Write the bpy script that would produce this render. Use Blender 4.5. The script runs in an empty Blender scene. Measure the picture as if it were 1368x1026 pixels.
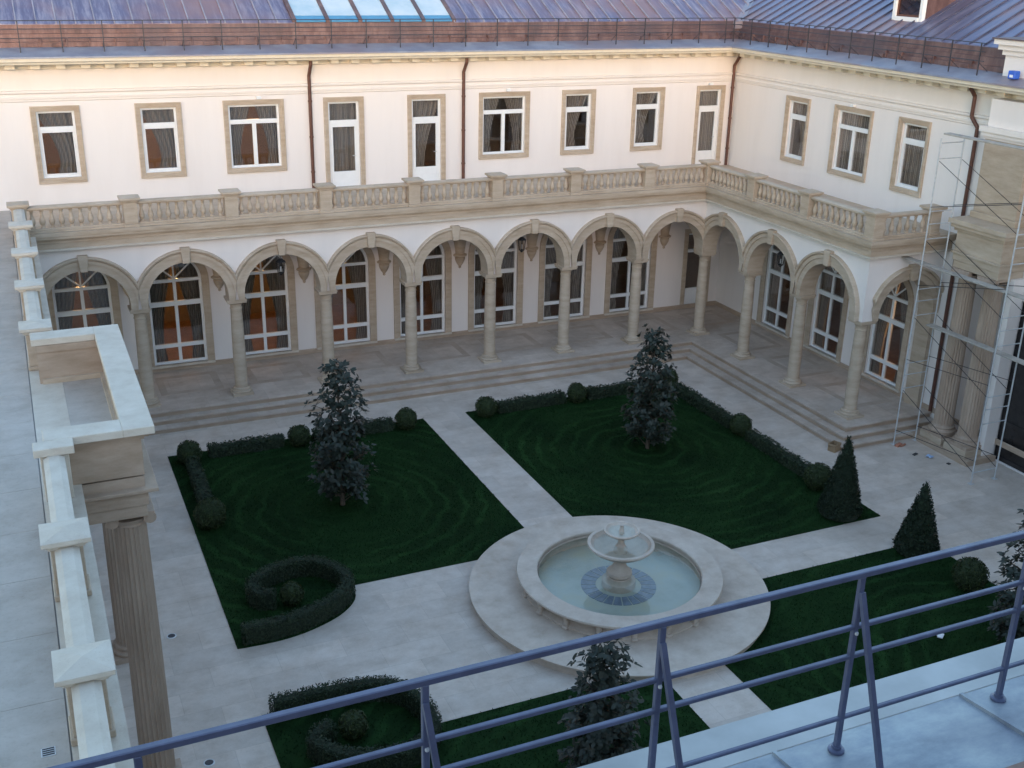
import bpy, math, random
import numpy as np
from mathutils import Vector, Matrix
random.seed(7); rng = np.random.default_rng(11)
sc = bpy.context.scene
COL = sc.collection
R = math.radians
PI = math.pi

# ------------------------------------------------------------------ camera
cam_d = bpy.data.cameras.new('camera'); cam = bpy.data.objects.new('camera', cam_d); COL.objects.link(cam)
cam_d.sensor_width = 36.0; cam_d.lens = 36.0 * 1491.6 / 1368.0
cam_d.clip_start = 0.05; cam_d.clip_end = 2000
Rm = Matrix(((0.91414093, 0.12909404, -0.38429296), (-0.40490236, 0.3375349, -0.84977896), (0.02001089, 0.93241885, 0.36082495)))
cam.matrix_world = Matrix.Translation((-20.0693, -29.5126, 12.0876)) @ Rm.to_4x4()
sc.camera = cam
# ------------------------------------------------------------------ sky and sun (late afternoon, courtyard in shade)
SUN_EL, SUN_AZ = 4.0, 200.0            # degrees; azimuth clockwise from +Y
w = bpy.data.worlds.new('World'); sc.world = w; w.use_nodes = True
nt = w.node_tree; bg = nt.nodes['Background']
sky = nt.nodes.new('ShaderNodeTexSky'); sky.sky_type = 'NISHITA'; sky.sun_disc = False
sky.sun_elevation = R(SUN_EL); sky.sun_rotation = R(SUN_AZ); sky.air_density = 1.0; sky.dust_density = .6; sky.ozone_density = 2.0
nt.links.new(sky.outputs[0], bg.inputs[0]); bg.inputs[1].default_value = 0.15
sl = bpy.data.lights.new('sun', 'SUN'); sl.energy = 0.25; sl.angle = R(30); sl.color = (1.0, 0.82, 0.70)
so = bpy.data.objects.new('sun', sl); COL.objects.link(so)
d = Vector((math.sin(R(SUN_AZ)) * math.cos(R(SUN_EL)), math.cos(R(SUN_AZ)) * math.cos(R(SUN_EL)), math.sin(R(SUN_EL))))
so.rotation_euler = d.to_track_quat('Z', 'Y').to_euler(); so.location = d * 60
sc.view_settings.view_transform = 'Standard'; sc.view_settings.look = 'None'
sc.view_settings.use_white_balance = True; sc.view_settings.white_balance_temperature = 7400; sc.view_settings.white_balance_tint = 17
sc.view_settings.exposure = 3.0; sc.view_settings.gamma = 1.0; sc.view_settings.use_curve_mapping = False

# ------------------------------------------------------------------ materials
MATS = {}
def nmat(name):
    m = bpy.data.materials.new(name); m.use_nodes = True; t = m.node_tree
    b = t.nodes['Principled BSDF']; MATS[name] = m
    return m, t, b
def nd(t, typ, **kw):
    n = t.nodes.new(typ)
    for k, v in kw.items(): setattr(n, k, v)
    return n
def pos(t, scale=(1, 1, 1), obj=False, rot=(0, 0, 0)):
    if obj:
        src = nd(t, 'ShaderNodeTexCoord').outputs['Object']
    else:
        src = nd(t, 'ShaderNodeNewGeometry').outputs['Position']
    mp = nd(t, 'ShaderNodeMapping'); mp.inputs['Scale'].default_value = scale; mp.inputs['Rotation'].default_value = rot
    t.links.new(src, mp.inputs[0]); return mp.outputs[0]
def noise(t, vec, scale, detail=5, rough=.6):
    n = nd(t, 'ShaderNodeTexNoise'); n.inputs['Scale'].default_value = scale; n.inputs['Detail'].default_value = detail
    n.inputs['Roughness'].default_value = rough; t.links.new(vec, n.inputs['Vector']); return n.outputs['Fac']
def ramp(t, fac, stops):
    r = nd(t, 'ShaderNodeValToRGB'); e = r.color_ramp.elements
    while len(e) < len(stops): e.new(.5)
    for el, (p, c) in zip(e, stops):
        el.position = p; el.color = (*c, 1) if len(c) == 3 else c
    t.links.new(fac, r.inputs[0]); return r.outputs[0]
def mix(t, fac, a, b, typ='MIX'):
    m = nd(t, 'ShaderNodeMix', data_type='RGBA', blend_type=typ)
    for sock, val in ((m.inputs[0], fac), (m.inputs[6], a), (m.inputs[7], b)):
        if isinstance(val, (int, float)): sock.default_value = val
        elif isinstance(val, tuple): sock.default_value = (*val, 1)
        else: t.links.new(val, sock)
    return m.outputs[2]
def bump(t, b, h, strength=.2, dist=.02):
    n = nd(t, 'ShaderNodeBump'); n.inputs['Strength'].default_value = strength; n.inputs['Distance'].default_value = dist
    t.links.new(h, n.inputs['Height']); t.links.new(n.outputs[0], b.inputs['Normal'])
def plain(name, col, rough=.5, metal=0., var=.12, scale=6., bmp=0.):
    m, t, b = nmat(name); v = pos(t); f = noise(t, v, scale)
    lo = tuple(c * (1 - var) for c in col); hi = tuple(min(1, c * (1 + var)) for c in col)
    t.links.new(ramp(t, f, [(.3, lo), (.7, hi)]), b.inputs['Base Color'])
    b.inputs['Roughness'].default_value = rough; b.inputs['Metallic'].default_value = metal
    if bmp: bump(t, b, noise(t, v, scale * 8), bmp, .01)
    return m
def stone(name, a, c, dark, vein=(1, 1, 4), rough=.62, s=1.6, st=.35, bm=.25):
    m, t, b = nmat(name); v = pos(t, vein); v0 = pos(t)
    f = noise(t, v, s, 8, .65); g = noise(t, v0, .55, 3, .5); h = noise(t, pos(t, (vein[0] * 6, vein[1] * 6, vein[2] * 6)), 5, 4, .7)
    base = ramp(t, f, [(.28, dark), (.5, a), (.72, c)])
    blot = ramp(t, g, [(.35, (0.80, 0.77, 0.74)), (.62, (1, 1, 1))])
    base = mix(t, st, base, blot, 'MULTIPLY')
    pit = ramp(t, h, [(.30, (.72, .68, .63)), (.42, (1, 1, 1))])
    base = mix(t, .5, base, pit, 'MULTIPLY')
    t.links.new(base, b.inputs['Base Color']); b.inputs['Roughness'].default_value = rough
    bump(t, b, h, bm, .01)
    return m
stone('travertine', (.51, .40, .305), (.59, .48, .38), (.42, .315, .225))
stone('travertine_pale', (.62, .545, .46), (.68, .61, .53), (.54, .455, .375), vein=(1.4, 1.4, 3), s=2.2)
stone('travertine_brown', (.46, .365, .30), (.53, .44, .37), (.38, .295, .235))
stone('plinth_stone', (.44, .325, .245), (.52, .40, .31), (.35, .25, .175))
stone('column_stone', (.44, .325, .25), (.51, .39, .31), (.36, .255, .19), vein=(3, 3, .5))
stone('fountain_stone', (.58, .475, .395), (.66, .56, .48), (.48, .375, .30), vein=(1.5, 1.5, 2), s=2.0)
# courtyard paving: pale travertine slabs laid tight, joints hardly open
def paving(name, a, c, dark, bw, bh, mortar, jcol, rot=0.):
    m, t, b = nmat(name); v = pos(t, (1, 1, 1), rot=(0, 0, rot))
    br = nd(t, 'ShaderNodeTexBrick'); t.links.new(v, br.inputs['Vector'])
    br.inputs['Scale'].default_value = 1; br.inputs['Brick Width'].default_value = bw; br.inputs['Row Height'].default_value = bh
    br.inputs['Mortar Size'].default_value = mortar; br.inputs['Mortar Smooth'].default_value = .6; br.inputs['Bias'].default_value = 0
    br.inputs['Color1'].default_value = (.90, .895, .89, 1); br.inputs['Color2'].default_value = (1.05, 1.04, 1.03, 1); br.inputs['Mortar'].default_value = (*jcol, 1)
    f = noise(t, pos(t, (1.4, 2.0, 1), rot=(0, 0, rot)), 1.1, 9, .7); g = noise(t, v, .35, 4, .6); h = noise(t, v, 26, 3, .7)
    base = ramp(t, f, [(.3, dark), (.5, a), (.7, c)])
    base = mix(t, 1., base, br.outputs['Color'], 'MULTIPLY')
    base = mix(t, .5, base, ramp(t, noise(t, v, 1.6, 7, .7), [(.36, (.74, .69, .64)), (.56, (1, 1, 1))]), 'MULTIPLY')
    base = mix(t, .5, base, ramp(t, g, [(.35, (.78, .75, .72)), (.6, (1, 1, 1))]), 'MULTIPLY')
    base = mix(t, .4, base, ramp(t, h, [(.3, (.75, .72, .68)), (.45, (1, 1, 1))]), 'MULTIPLY')
    t.links.new(base, b.inputs['Base Color']); b.inputs['Roughness'].default_value = .55
    bump(t, b, h, .15, .01)
    return m
paving('paving', (.63, .54, .475), (.69, .61, .55), (.54, .45, .385), 1.2, .6, .006, (.80, .78, .76))
paving('portico_stone', (.57, .475, .41), (.65, .56, .50), (.47, .38, .32), .8, .8, .006, (.82, .80, .78))
paving('slab_stone', (.47, .42, .38), (.53, .48, .44), (.40, .355, .315), 50, 50, .001, (1, 1, 1))
def stucco(name, col):
    m, t, b = nmat(name); v = pos(t); g = noise(t, pos(t, (1.6, 1.6, .22)), .9, 7, .65); h = noise(t, v, 60, 3, .6)
    t.links.new(mix(t, .5, col, ramp(t, g, [(.3, (.90, .89, .88)), (.6, (1, 1, 1))]), 'MULTIPLY'), b.inputs['Base Color'])
    b.inputs['Roughness'].default_value = .85; bump(t, b, h, .12, .01); return m
stucco('stucco', (.82, .75, .715)); stucco('stucco_cream', (.81, .735, .685))
plain('white_frame', (.80, .80, .80), .35, var=.03)
plain('cream_moulding', (.78, .70, .58), .6, var=.05)
plain('brown_pipe', (.13, .055, .04), .45, .2, var=.2)
plain('rail_paint', (.085, .10, .165), .38, .25, var=.18, scale=14)
plain('rail_dark', (.05, .05, .06), .5, .3, var=.2)
plain('rubble', (.05, .05, .05), .8)
plain('brick_clay', (.42, .17, .11), .85, var=.2, scale=20)
plain('carton', (.30, .20, .12), .8, var=.15, scale=12)
plain('blue_plastic', (.02, .12, .55), .4)
plain('blue_paper', (.35, .5, .8), .6, var=.5, scale=14)
plain('white_paper', (.8, .8, .82), .6)
plain('steel_pale', (.58, .59, .60), .45, .3, var=.15, scale=9)
plain('steel_black', (.03, .03, .035), .5, .4)
plain('plank_wood', (.40, .36, .32), .75, var=.2, scale=5)
m, t, b = nmat('curtain_cloth'); wv = nd(t, 'ShaderNodeTexWave'); wv.inputs['Scale'].default_value = 9; wv.inputs['Distortion'].default_value = 1.5; t.links.new(pos(t, (1, 1, .06)), wv.inputs['Vector'])
t.links.new(ramp(t, wv.outputs['Fac'], [(.3, (.23, .20, .18)), (.75, (.52, .47, .43))]), b.inputs['Base Color']); b.inputs['Roughness'].default_value = .8
plain('room_wall', (.20, .145, .10), .8, var=.1)
plain('room_floor', (.20, .11, .06), .45, var=.25, scale=4)
plain('room_ceiling', (.5, .42, .33), .8)
plain('door_dark', (.025, .022, .022), .25, var=.3)
plain('bark', (.10, .075, .055), .85, var=.3, scale=20, bmp=.5)
plain('soil', (.05, .04, .03), .95, var=.3, scale=20)
plain('lamp_metal', (.25, .16, .06), .35, .8)
plain('concrete', (.30, .29, .28), .9)
# roofing sheet: weathered copper, slate blue with brown streaks running down the slope
def roofmat(name, cols, rough=.38, metal=.55, streak=(1, 1, 1), bm=.1):
    m, t, b = nmat(name); f = noise(t, pos(t, streak), 1.7, 8, .7); g = noise(t, pos(t), .33, 4, .55)
    base = ramp(t, f, [(.30, cols[0]), (.48, cols[1]), (.66, cols[2])])
    base = mix(t, ramp(t, g, [(.48, (0, 0, 0)), (.66, (.75, .75, .75))]), base, cols[3])
    t.links.new(base, b.inputs['Base Color']); b.inputs['Metallic'].default_value = metal
    t.links.new(ramp(t, f, [(.3, (rough - .08,) * 3), (.7, (rough + .15,) * 3)]), b.inputs['Roughness'])
    bump(t, b, noise(t, pos(t), 3.5, 3, .5), bm, .03)
roofmat('roof_back', ((.13, .12, .20), (.21, .19, .28), (.42, .38, .45), (.40, .22, .20)), streak=(3.5, .5, .5))
roofmat('roof_right', ((.12, .13, .21), (.19, .19, .28), (.31, .28, .36), (.38, .20, .17)), streak=(.5, 3.5, .5))
roofmat('roof_near', ((.11, .145, .20), (.25, .31, .37), (.42, .48, .51), (.15, .15, .20)), rough=.5, metal=.3, streak=(1.5, 2.5, 1))
roofmat('copper_brown', ((.10, .06, .06), (.17, .095, .09), (.27, .165, .15), (.13, .10, .115)), rough=.45, metal=.4, streak=(2, 2, .6))
roofmat('zinc', ((.22, .24, .31), (.30, .32, .39), (.40, .42, .48), (.33, .26, .28)), rough=.45, metal=.4)
plain('roof_seam', (.36, .33, .38), .45, .3, var=.3, scale=2)
plain('roof_seam_dark', (.10, .10, .15), .45, .3, var=.3, scale=2)
plain('coping_white', (.38, .40, .41), .6, var=.22, scale=2.2)
# glass: clear sheet that mirrors at grazing angles
def glass(name, tint, ior=1.5, boost=0.0, rough=.0, ripple=0.):
    m = bpy.data.materials.new(name); m.use_nodes = True; t = m.node_tree; t.nodes.remove(t.nodes['Principled BSDF'])
    out = t.nodes['Material Output']; tr = nd(t, 'ShaderNodeBsdfTransparent'); tr.inputs[0].default_value = (*tint, 1)
    gl = nd(t, 'ShaderNodeBsdfGlossy'); gl.inputs['Roughness'].default_value = rough; gl.inputs[0].default_value = (1, 1, 1, 1)
    f0 = ((ior - 1) / (ior + 1)) ** 2 + boost
    fr = nd(t, 'ShaderNodeLayerWeight'); fr.inputs[0].default_value = .5
    pw_ = nd(t, 'ShaderNodeMath', operation='POWER'); pw_.inputs[1].default_value = 5; t.links.new(fr.outputs['Facing'], pw_.inputs[0])
    ad = nd(t, 'ShaderNodeMath', operation='MULTIPLY_ADD'); ad.inputs[1].default_value = 1 - f0; ad.inputs[2].default_value = f0; t.links.new(pw_.outputs[0], ad.inputs[0])
    mx = nd(t, 'ShaderNodeMixShader'); t.links.new(ad.outputs[0], mx.inputs[0]); t.links.new(tr.outputs[0], mx.inputs[1]); t.links.new(gl.outputs[0], mx.inputs[2])
    t.links.new(mx.outputs[0], out.inputs[0])
    if ripple:
        bp_ = nd(t, 'ShaderNodeBump'); bp_.inputs['Strength'].default_value = ripple; bp_.inputs['Distance'].default_value = .02
        t.links.new(noise(t, pos(t), 7, 3, .5), bp_.inputs['Height']); t.links.new(bp_.outputs[0], gl.inputs['Normal']); t.links.new(bp_.outputs[0], fr.inputs['Normal'])
    MATS[name] = m
glass('window_glass', (.82, .81, .80), 1.5, .025)
glass('water', (.88, .92, .91), 1.33, .0, .02, .10)
m, t, b = nmat('skylight_glass'); b.inputs['Base Color'].default_value = (.28, .50, .62, 1); b.inputs['Roughness'].default_value = .08; b.inputs['Specular IOR Level'].default_value = .8
t.links.new(ramp(t, noise(t, pos(t), .9, 4), [(.35, (.34, .50, .60)), (.65, (.52, .62, .68))]), b.inputs['Base Color'])
plain('skylight_strip', (.06, .26, .44), .3, var=.1)
m, t, b = nmat('pool_tile'); t.links.new(ramp(t, noise(t, pos(t), 1.2, 5), [(.3, (.34, .36, .30)), (.5, (.42, .44, .39)), (.7, (.46, .43, .31))]), b.inputs['Base Color']); b.inputs['Roughness'].default_value = .4
plain('mosaic_blue', (.16, .20, .26), .35, var=.3, scale=8)
def emit(name, col, s):
    m, t, b = nmat(name); b.inputs['Base Color'].default_value = (*col, 1); b.inputs['Emission Color'].default_value = (*col, 1); b.inputs['Emission Strength'].default_value = s
emit('bulb_glow', (1, .55, .15), 12)
# foliage
def leafmat(name, cols, rough, spec=.4):
    m, t, b = nmat(name); gi = nd(t, 'ShaderNodeNewGeometry'); g = noise(t, pos(t), 3.0, 3)
    a = ramp(t, gi.outputs['Random Per Island'], [(0, cols[0]), (.5, cols[1]), (1, cols[2])])
    a = mix(t, .6, a, ramp(t, g, [(.3, (.6, .6, .6)), (.7, (1.2, 1.2, 1.2))]), 'MULTIPLY')
    t.links.new(a, b.inputs['Base Color']); b.inputs['Roughness'].default_value = rough; b.inputs['Specular IOR Level'].default_value = spec
leafmat('hedge_leaf', ((0.0130, 0.0261, 0.0130), (0.0196, 0.0379, 0.0170), (0.0326, 0.0490, 0.0222)), .6, .3)
leafmat('ball_leaf', ((0.0172, 0.0306, 0.0086), (0.0257, 0.0440, 0.0110), (0.0398, 0.0581, 0.0159)), .6, .3)
leafmat('cone_leaf', ((0.0080, 0.0181, 0.0091), (0.0121, 0.0262, 0.0121), (0.0202, 0.0353, 0.0151)), .65, .25)
leafmat('magnolia_leaf', ((0.0152, 0.0242, 0.0182), (0.0228, 0.0334, 0.0235), (0.0417, 0.0455, 0.0334)), .48, .35)
plain('hedge_core', (.012, .022, .010), .9, var=.3, scale=12)
plain('ball_core', (.018, .032, .010), .9, var=.3, scale=12)
# lawn with mowing rings turned round each young tree
def lawnmat(name):
    m, t, b = nmat(name); gi = nd(t, 'ShaderNodeNewGeometry')
    best = None
    for c in ((-14.05, -6.8), (-5.8, -6.64), (-13.0, -17.4), (-4.4, -17.4)):
        dn = nd(t, 'ShaderNodeVectorMath', operation='DISTANCE'); dn.inputs[1].default_value = (*c, 0)
        t.links.new(gi.outputs['Position'], dn.inputs[0])
        if best is None: best = dn.outputs['Value']
        else:
            mn = nd(t, 'ShaderNodeMath', operation='MINIMUM'); t.links.new(best, mn.inputs[0]); t.links.new(dn.outputs['Value'], mn.inputs[1]); best = mn.outputs[0]
    wob = noise(t, pos(t), .9, 3); mu = nd(t, 'ShaderNodeMath', operation='MULTIPLY_ADD'); t.links.new(wob, mu.inputs[0]); mu.inputs[1].default_value = .8; t.links.new(best, mu.inputs[2])
    k = nd(t, 'ShaderNodeMath', operation='MULTIPLY'); k.inputs[1].default_value = 14.; t.links.new(mu.outputs[0], k.inputs[0])
    s_ = nd(t, 'ShaderNodeMath', operation='SINE'); t.links.new(k.outputs[0], s_.inputs[0])
    rings = ramp(t, s_.outputs[0], [(.2, (.84, .84, .84)), (.98, (1.55, 1.52, 1.52))])
    g = ramp(t, noise(t, pos(t), .6, 4), [(.3, (.0055, .021, .0065)), (.55, (.009, .032, .009)), (.75, (.014, .043, .013))])
    g = mix(t, ramp(t, noise(t, pos(t), .45, 3), [(.40, (.1, .1, .1)), (.62, (1, 1, 1))]), g, mix(t, 1., g, rings, 'MULTIPLY'))
    g = mix(t, .5, g, ramp(t, noise(t, pos(t), 30, 3), [(.3, (.8, .8, .8)), (.7, (1.15, 1.15, 1.15))]), 'MULTIPLY')
    t.links.new(g, b.inputs['Base Color']); b.inputs['Roughness'].default_value = .85; b.inputs['Specular IOR Level'].default_value = .06
lawnmat('grass')

# ------------------------------------------------------------------ mesh helpers
class MB:
    def __init__(s): s.v = []; s.f = []
    def add(s, V, F):
        o = len(s.v); s.v += [tuple(p) for p in V]; s.f += [tuple(i + o for i in f) for f in F]; return s
    def box(s, x0, x1, y0, y1, z0, z1):
        return s.add([(x0, y0, z0), (x1, y0, z0), (x1, y1, z0), (x0, y1, z0), (x0, y0, z1), (x1, y0, z1), (x1, y1, z1), (x0, y1, z1)],
                     [(3, 2, 1, 0), (4, 5, 6, 7), (0, 1, 5, 4), (1, 2, 6, 5), (2, 3, 7, 6), (3, 0, 4, 7)])
    def prism(s, poly, z0, z1):
        n = len(poly)
        return s.add([(x, y, z0) for x, y in poly] + [(x, y, z1) for x, y in poly],
                     [tuple(range(n - 1, -1, -1)), tuple(range(n, 2 * n))] + [(i, (i + 1) % n, n + (i + 1) % n, n + i) for i in range(n)])
    def lathe(s, prof, n=24, c=(0, 0), rf=None, cap=True):
        V = []; F = []
        for (r, z) in prof:
            for i in range(n):
                a = 2 * PI * i / n; rr = r if rf is None else rf(r, a, z)
                V.append((c[0] + rr * math.cos(a), c[1] + rr * math.sin(a), z))
        for j in range(len(prof) - 1):
            for i in range(n):
                k = (i + 1) % n; F.append((j * n + i, j * n + k, (j + 1) * n + k, (j + 1) * n + i))
        if cap: F += [tuple(range(n - 1, -1, -1)), tuple((len(prof) - 1) * n + i for i in range(n))]
        return s.add(V, F)
    def tube(s, p0, p1, r, n=8, r2=None, sq=False):
        p0 = Vector(p0); p1 = Vector(p1); dz = (p1 - p0).normalized(); up = Vector((0, 0, 1)) if abs(dz.z) < .9 else Vector((0, 1, 0))
        a = dz.cross(up).normalized(); b = a.cross(dz); r2 = r if r2 is None else r2
        if sq: n = 4
        V = []
        for p, rr in ((p0, r), (p1, r2)):
            for i in range(n):
                t_ = 2 * PI * (i + .5) / n; k = rr * (1.4142 if sq else 1); V.append(p + a * math.cos(t_) * k + b * math.sin(t_) * k)
        return s.add(V, [tuple(range(n - 1, -1, -1)), tuple(range(n, 2 * n))] + [(i, (i + 1) % n, n + (i + 1) % n, n + i) for i in range(n)])
    def path(s, pts, r, n=8):
        for a, b in zip(pts, pts[1:]): s.tube(a, b, r, n)
        return s
    def sweep(s, prof, u0, u1, s0=0., s1=0., closed=True):
        """profile of (v,z) points drawn along u; ends mitred by u = u0 + s0*v"""
        n = len(prof)
        V = [(u0 + s0 * v, v, z) for v, z in prof] + [(u1 + s1 * v, v, z) for v, z in prof]
        F = [(i, n + i, n + (i + 1) % n, (i + 1) % n) for i in range(n if closed else n - 1)]
        if closed: F += [tuple(range(n)), tuple(range(2 * n - 1, n - 1, -1))]
        return s.add(V, F)
    def mesh(s, name, mat, smooth=False, bevel=0):
        me = bpy.data.meshes.new(name); me.from_pydata(s.v, [], s.f); me.validate()
        import bmesh
        bm = bmesh.new(); bm.from_mesh(me); bmesh.ops.recalc_face_normals(bm, faces=bm.faces)
        if bevel: bmesh.ops.bevel(bm, geom=[e for e in bm.edges if len(e.link_faces) == 2 and e.calc_face_angle(0) > .6], offset=bevel, segments=1, affect='EDGES', clamp_overlap=True)
        bm.to_mesh(me); bm.free()
        if smooth:
            me.polygons.foreach_set('use_smooth', [True] * len(me.polygons)); me.set_sharp_from_angle(angle=R(38))
        me.materials.append(MATS[mat]); return me
    def build(s, name, mat, parent=None, smooth=False, bevel=0, loc=(0, 0, 0), rz=0):
        return obj(name, s.mesh(name, mat, smooth, bevel), parent, loc, rz)
def obj(name, me, parent=None, loc=(0, 0, 0), rz=0):
    o = bpy.data.objects.new(name, me); COL.objects.link(o); o.location = loc; o.rotation_euler = (0, 0, rz)
    if parent is not None: o.parent = parent
    return o
def empty(name, label, cat, loc=(0, 0, 0), rz=0, group=None):
    o = bpy.data.objects.new(name, None); COL.objects.link(o); o.location = loc; o.rotation_euler = (0, 0, rz); o.empty_display_size = .3
    return tag(o, label, cat, group)
def tag(o, label, cat, group=None):
    o['label'] = label; o['category'] = cat
    if group: o['group'] = group
    return o
def struct(o): o['kind'] = 'structure'; return o
def stuff(o): o['kind'] = 'stuff'; return o
def npmesh(name, V, F, mat, smooth=False):
    """V (n,3), F (m,k) arrays -> mesh, fast"""
    me = bpy.data.meshes.new(name); k = F.shape[1]
    me.vertices.add(len(V)); me.vertices.foreach_set('co', np.asarray(V, np.float32).ravel())
    me.loops.add(F.size); me.loops.foreach_set('vertex_index', F.astype(np.int32).ravel())
    me.polygons.add(len(F)); me.polygons.foreach_set('loop_start', np.arange(0, F.size, k, dtype=np.int32)); me.polygons.foreach_set('loop_total', np.full(len(F), k, np.int32))
    me.update(calc_edges=True); me.materials.append(MATS[mat])
    if smooth: me.polygons.foreach_set('use_smooth', [True] * len(F))
    return me
def wall(mb, u0, u1, z0, z1, ops, v0, v1, nseg=16):
    """wall slab between v0 (front) and v1 with openings (ua,ub,za,zb,arch); arch: half-round head of radius (ub-ua)/2 topping out at zb"""
    cuts = {u0, u1}
    for (a, b, za, zb, arch) in ops:
        if arch:
            for i in range(nseg + 1): cuts.add(round((a + b) / 2 - (b - a) / 2 * math.cos(PI * i / nseg), 5))
        cuts.add(round(a, 5)); cuts.add(round(b, 5))
    cuts = sorted(c for c in cuts if u0 - 1e-6 <= c <= u1 + 1e-6)
    def head(o, u):
        a, b, za, zb, arch = o
        if not arch: return zb
        r = (b - a) / 2; x = u - (a + b) / 2; return zb - r + math.sqrt(max(0, r * r - x * x))
    for ca, cb in zip(cuts, cuts[1:]):
        mid = (ca + cb) / 2; hit = sorted([o for o in ops if o[0] < mid < o[1]], key=lambda o: o[2])
        lo = (z0, z0)
        segs = []
        for o in hit:
            segs.append((lo, (o[2], o[2]))); lo = (head(o, ca), head(o, cb))
            mb.add([(ca, v0, lo[0]), (cb, v0, lo[1]), (cb, v1, lo[1]), (ca, v1, lo[0])], [(0, 1, 2, 3)])       # soffit
            if o[2] > z0 + 1e-4: mb.add([(ca, v0, o[2]), (cb, v0, o[2]), (cb, v1, o[2]), (ca, v1, o[2])], [(3, 2, 1, 0)])
        segs.append((lo, (z1, z1)))
        if not hit or hit[0][2] > z0 + 1e-4: mb.add([(ca, v0, z0), (cb, v0, z0), (cb, v1, z0), (ca, v1, z0)], [(3, 2, 1, 0)])
        for (a0, b0), (a1, b1) in segs:
            if a1 - a0 < 1e-4 and b1 - b0 < 1e-4: continue
            mb.add([(ca, v0, a0), (cb, v0, b0), (cb, v0, b1), (ca, v0, a1)], [(0, 1, 2, 3)])
            mb.add([(ca, v1, a0), (cb, v1, b0), (cb, v1, b1), (ca, v1, a1)], [(3, 2, 1, 0)])
    for (a, b, za, zb, arch) in ops:
        zt = zb - (b - a) / 2 if arch else zb
        if zt > za + 1e-4:
            mb.add([(a, v0, za), (a, v1, za), (a, v1, zt), (a, v0, zt)], [(0, 1, 2, 3)]); mb.add([(b, v0, za), (b, v1, za), (b, v1, zt), (b, v0, zt)], [(3, 2, 1, 0)])
    mb.add([(u0, v0, z1), (u1, v0, z1), (u1, v1, z1), (u0, v1, z1)], [(0, 1, 2, 3)])
    mb.add([(u0, v0, z0), (u0, v1, z0), (u0, v1, z1), (u0, v0, z1)], [(0, 1, 2, 3)]); mb.add([(u1, v0, z0), (u1, v1, z0), (u1, v1, z1), (u1, v0, z1)], [(3, 2, 1, 0)])
    return mb

# ------------------------------------------------------------------ setting: ground, lawns, terrace level, loggia floor
FC = (-9.97, -12.6)                                   # fountain centre
g = MB().box(-150, 150, -150, 150, -.3, 0.0); struct(g.build('ground', 'paving'))

def smooth_path(pts, n=8):
    P = [Vector(p) for p in pts]; out = []
    for i in range(len(P) - 1):
        p0 = P[max(i - 1, 0)]; p1 = P[i]; p2 = P[i + 1]; p3 = P[min(i + 2, len(P) - 1)]
        for k in range(n):
            s = k / n; out.append(.5 * ((2 * p1) + (p2 - p0) * s + (2 * p0 - 5 * p1 + 4 * p2 - p3) * s * s + (3 * p1 - p0 - 3 * p2 + p3) * s ** 3))
    out.append(P[-1]); return [(p.x, p.y) for p in out]
SP_A = [(-17.28, -11.49), (-16.6, -11.5), (-16.02, -11.38), (-15.44, -11.11), (-15.06, -10.71), (-15.0, -10.23), (-15.28, -9.71), (-15.67, -9.47), (-16.24, -9.55), (-16.68, -9.83), (-16.81, -10.13), (-16.70, -10.42), (-16.45, -10.52)]
SP_D = [(-17.28, -13.86), (-16.4, -13.86), (-15.55, -13.96), (-15.13, -14.24), (-14.90, -14.84), (-14.99, -15.44), (-15.44, -15.80), (-16.30, -15.66), (-16.78, -15.20), (-16.80, -14.92), (-16.48, -14.76)]
def off(path, dist):
    out = []
    for i, p in enumerate(path):
        a = Vector(path[max(i - 1, 0)]); b = Vector(path[min(i + 1, len(path) - 1)]); t_ = (b - a).normalized(); out.append((p[0] - t_.y * dist, p[1] + t_.x * dist))
    return out
pa = smooth_path(SP_A, 5); pd = smooth_path(SP_D, 5)
edge_a = [p for p in off(pa[:26], -.15) if p[0] < -14.86 and p[1] < -10.3]; edge_d = [p for p in off(pd[:26], .15) if p[0] < -14.86 and p[1] > -15.03]
LAWNS = [
    [(-17.415, -2.625), (-17.415, -11.62)] + edge_a + [(-14.84, -10.275), (-10.584, -10.275), (-10.584, -2.625)],
    [(-9.32, -2.625), (-9.32, -11.92), (-2.624, -11.92), (-2.624, -2.625)],
    [(-9.32, -13.228), (-9.32, -22.6), (-2.5, -22.6), (-2.5, -13.228)],
    [(-17.415, -22.6), (-10.584, -22.6), (-10.584, -15.046), (-14.80, -15.046)] + edge_d[::-1] + [(-17.415, -13.71)]]
def inside(poly, X, Y):
    res = np.zeros(len(X), bool); n = len(poly)
    for i in range(n):
        x0, y0 = poly[i]; x1, y1 = poly[(i + 1) % n]
        c = ((y0 > Y) != (y1 > Y)) & (X < (x1 - x0) * (Y - y0) / ((y1 - y0) if y1 != y0 else 1e-9) + x0); res ^= c
    return res
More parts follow.
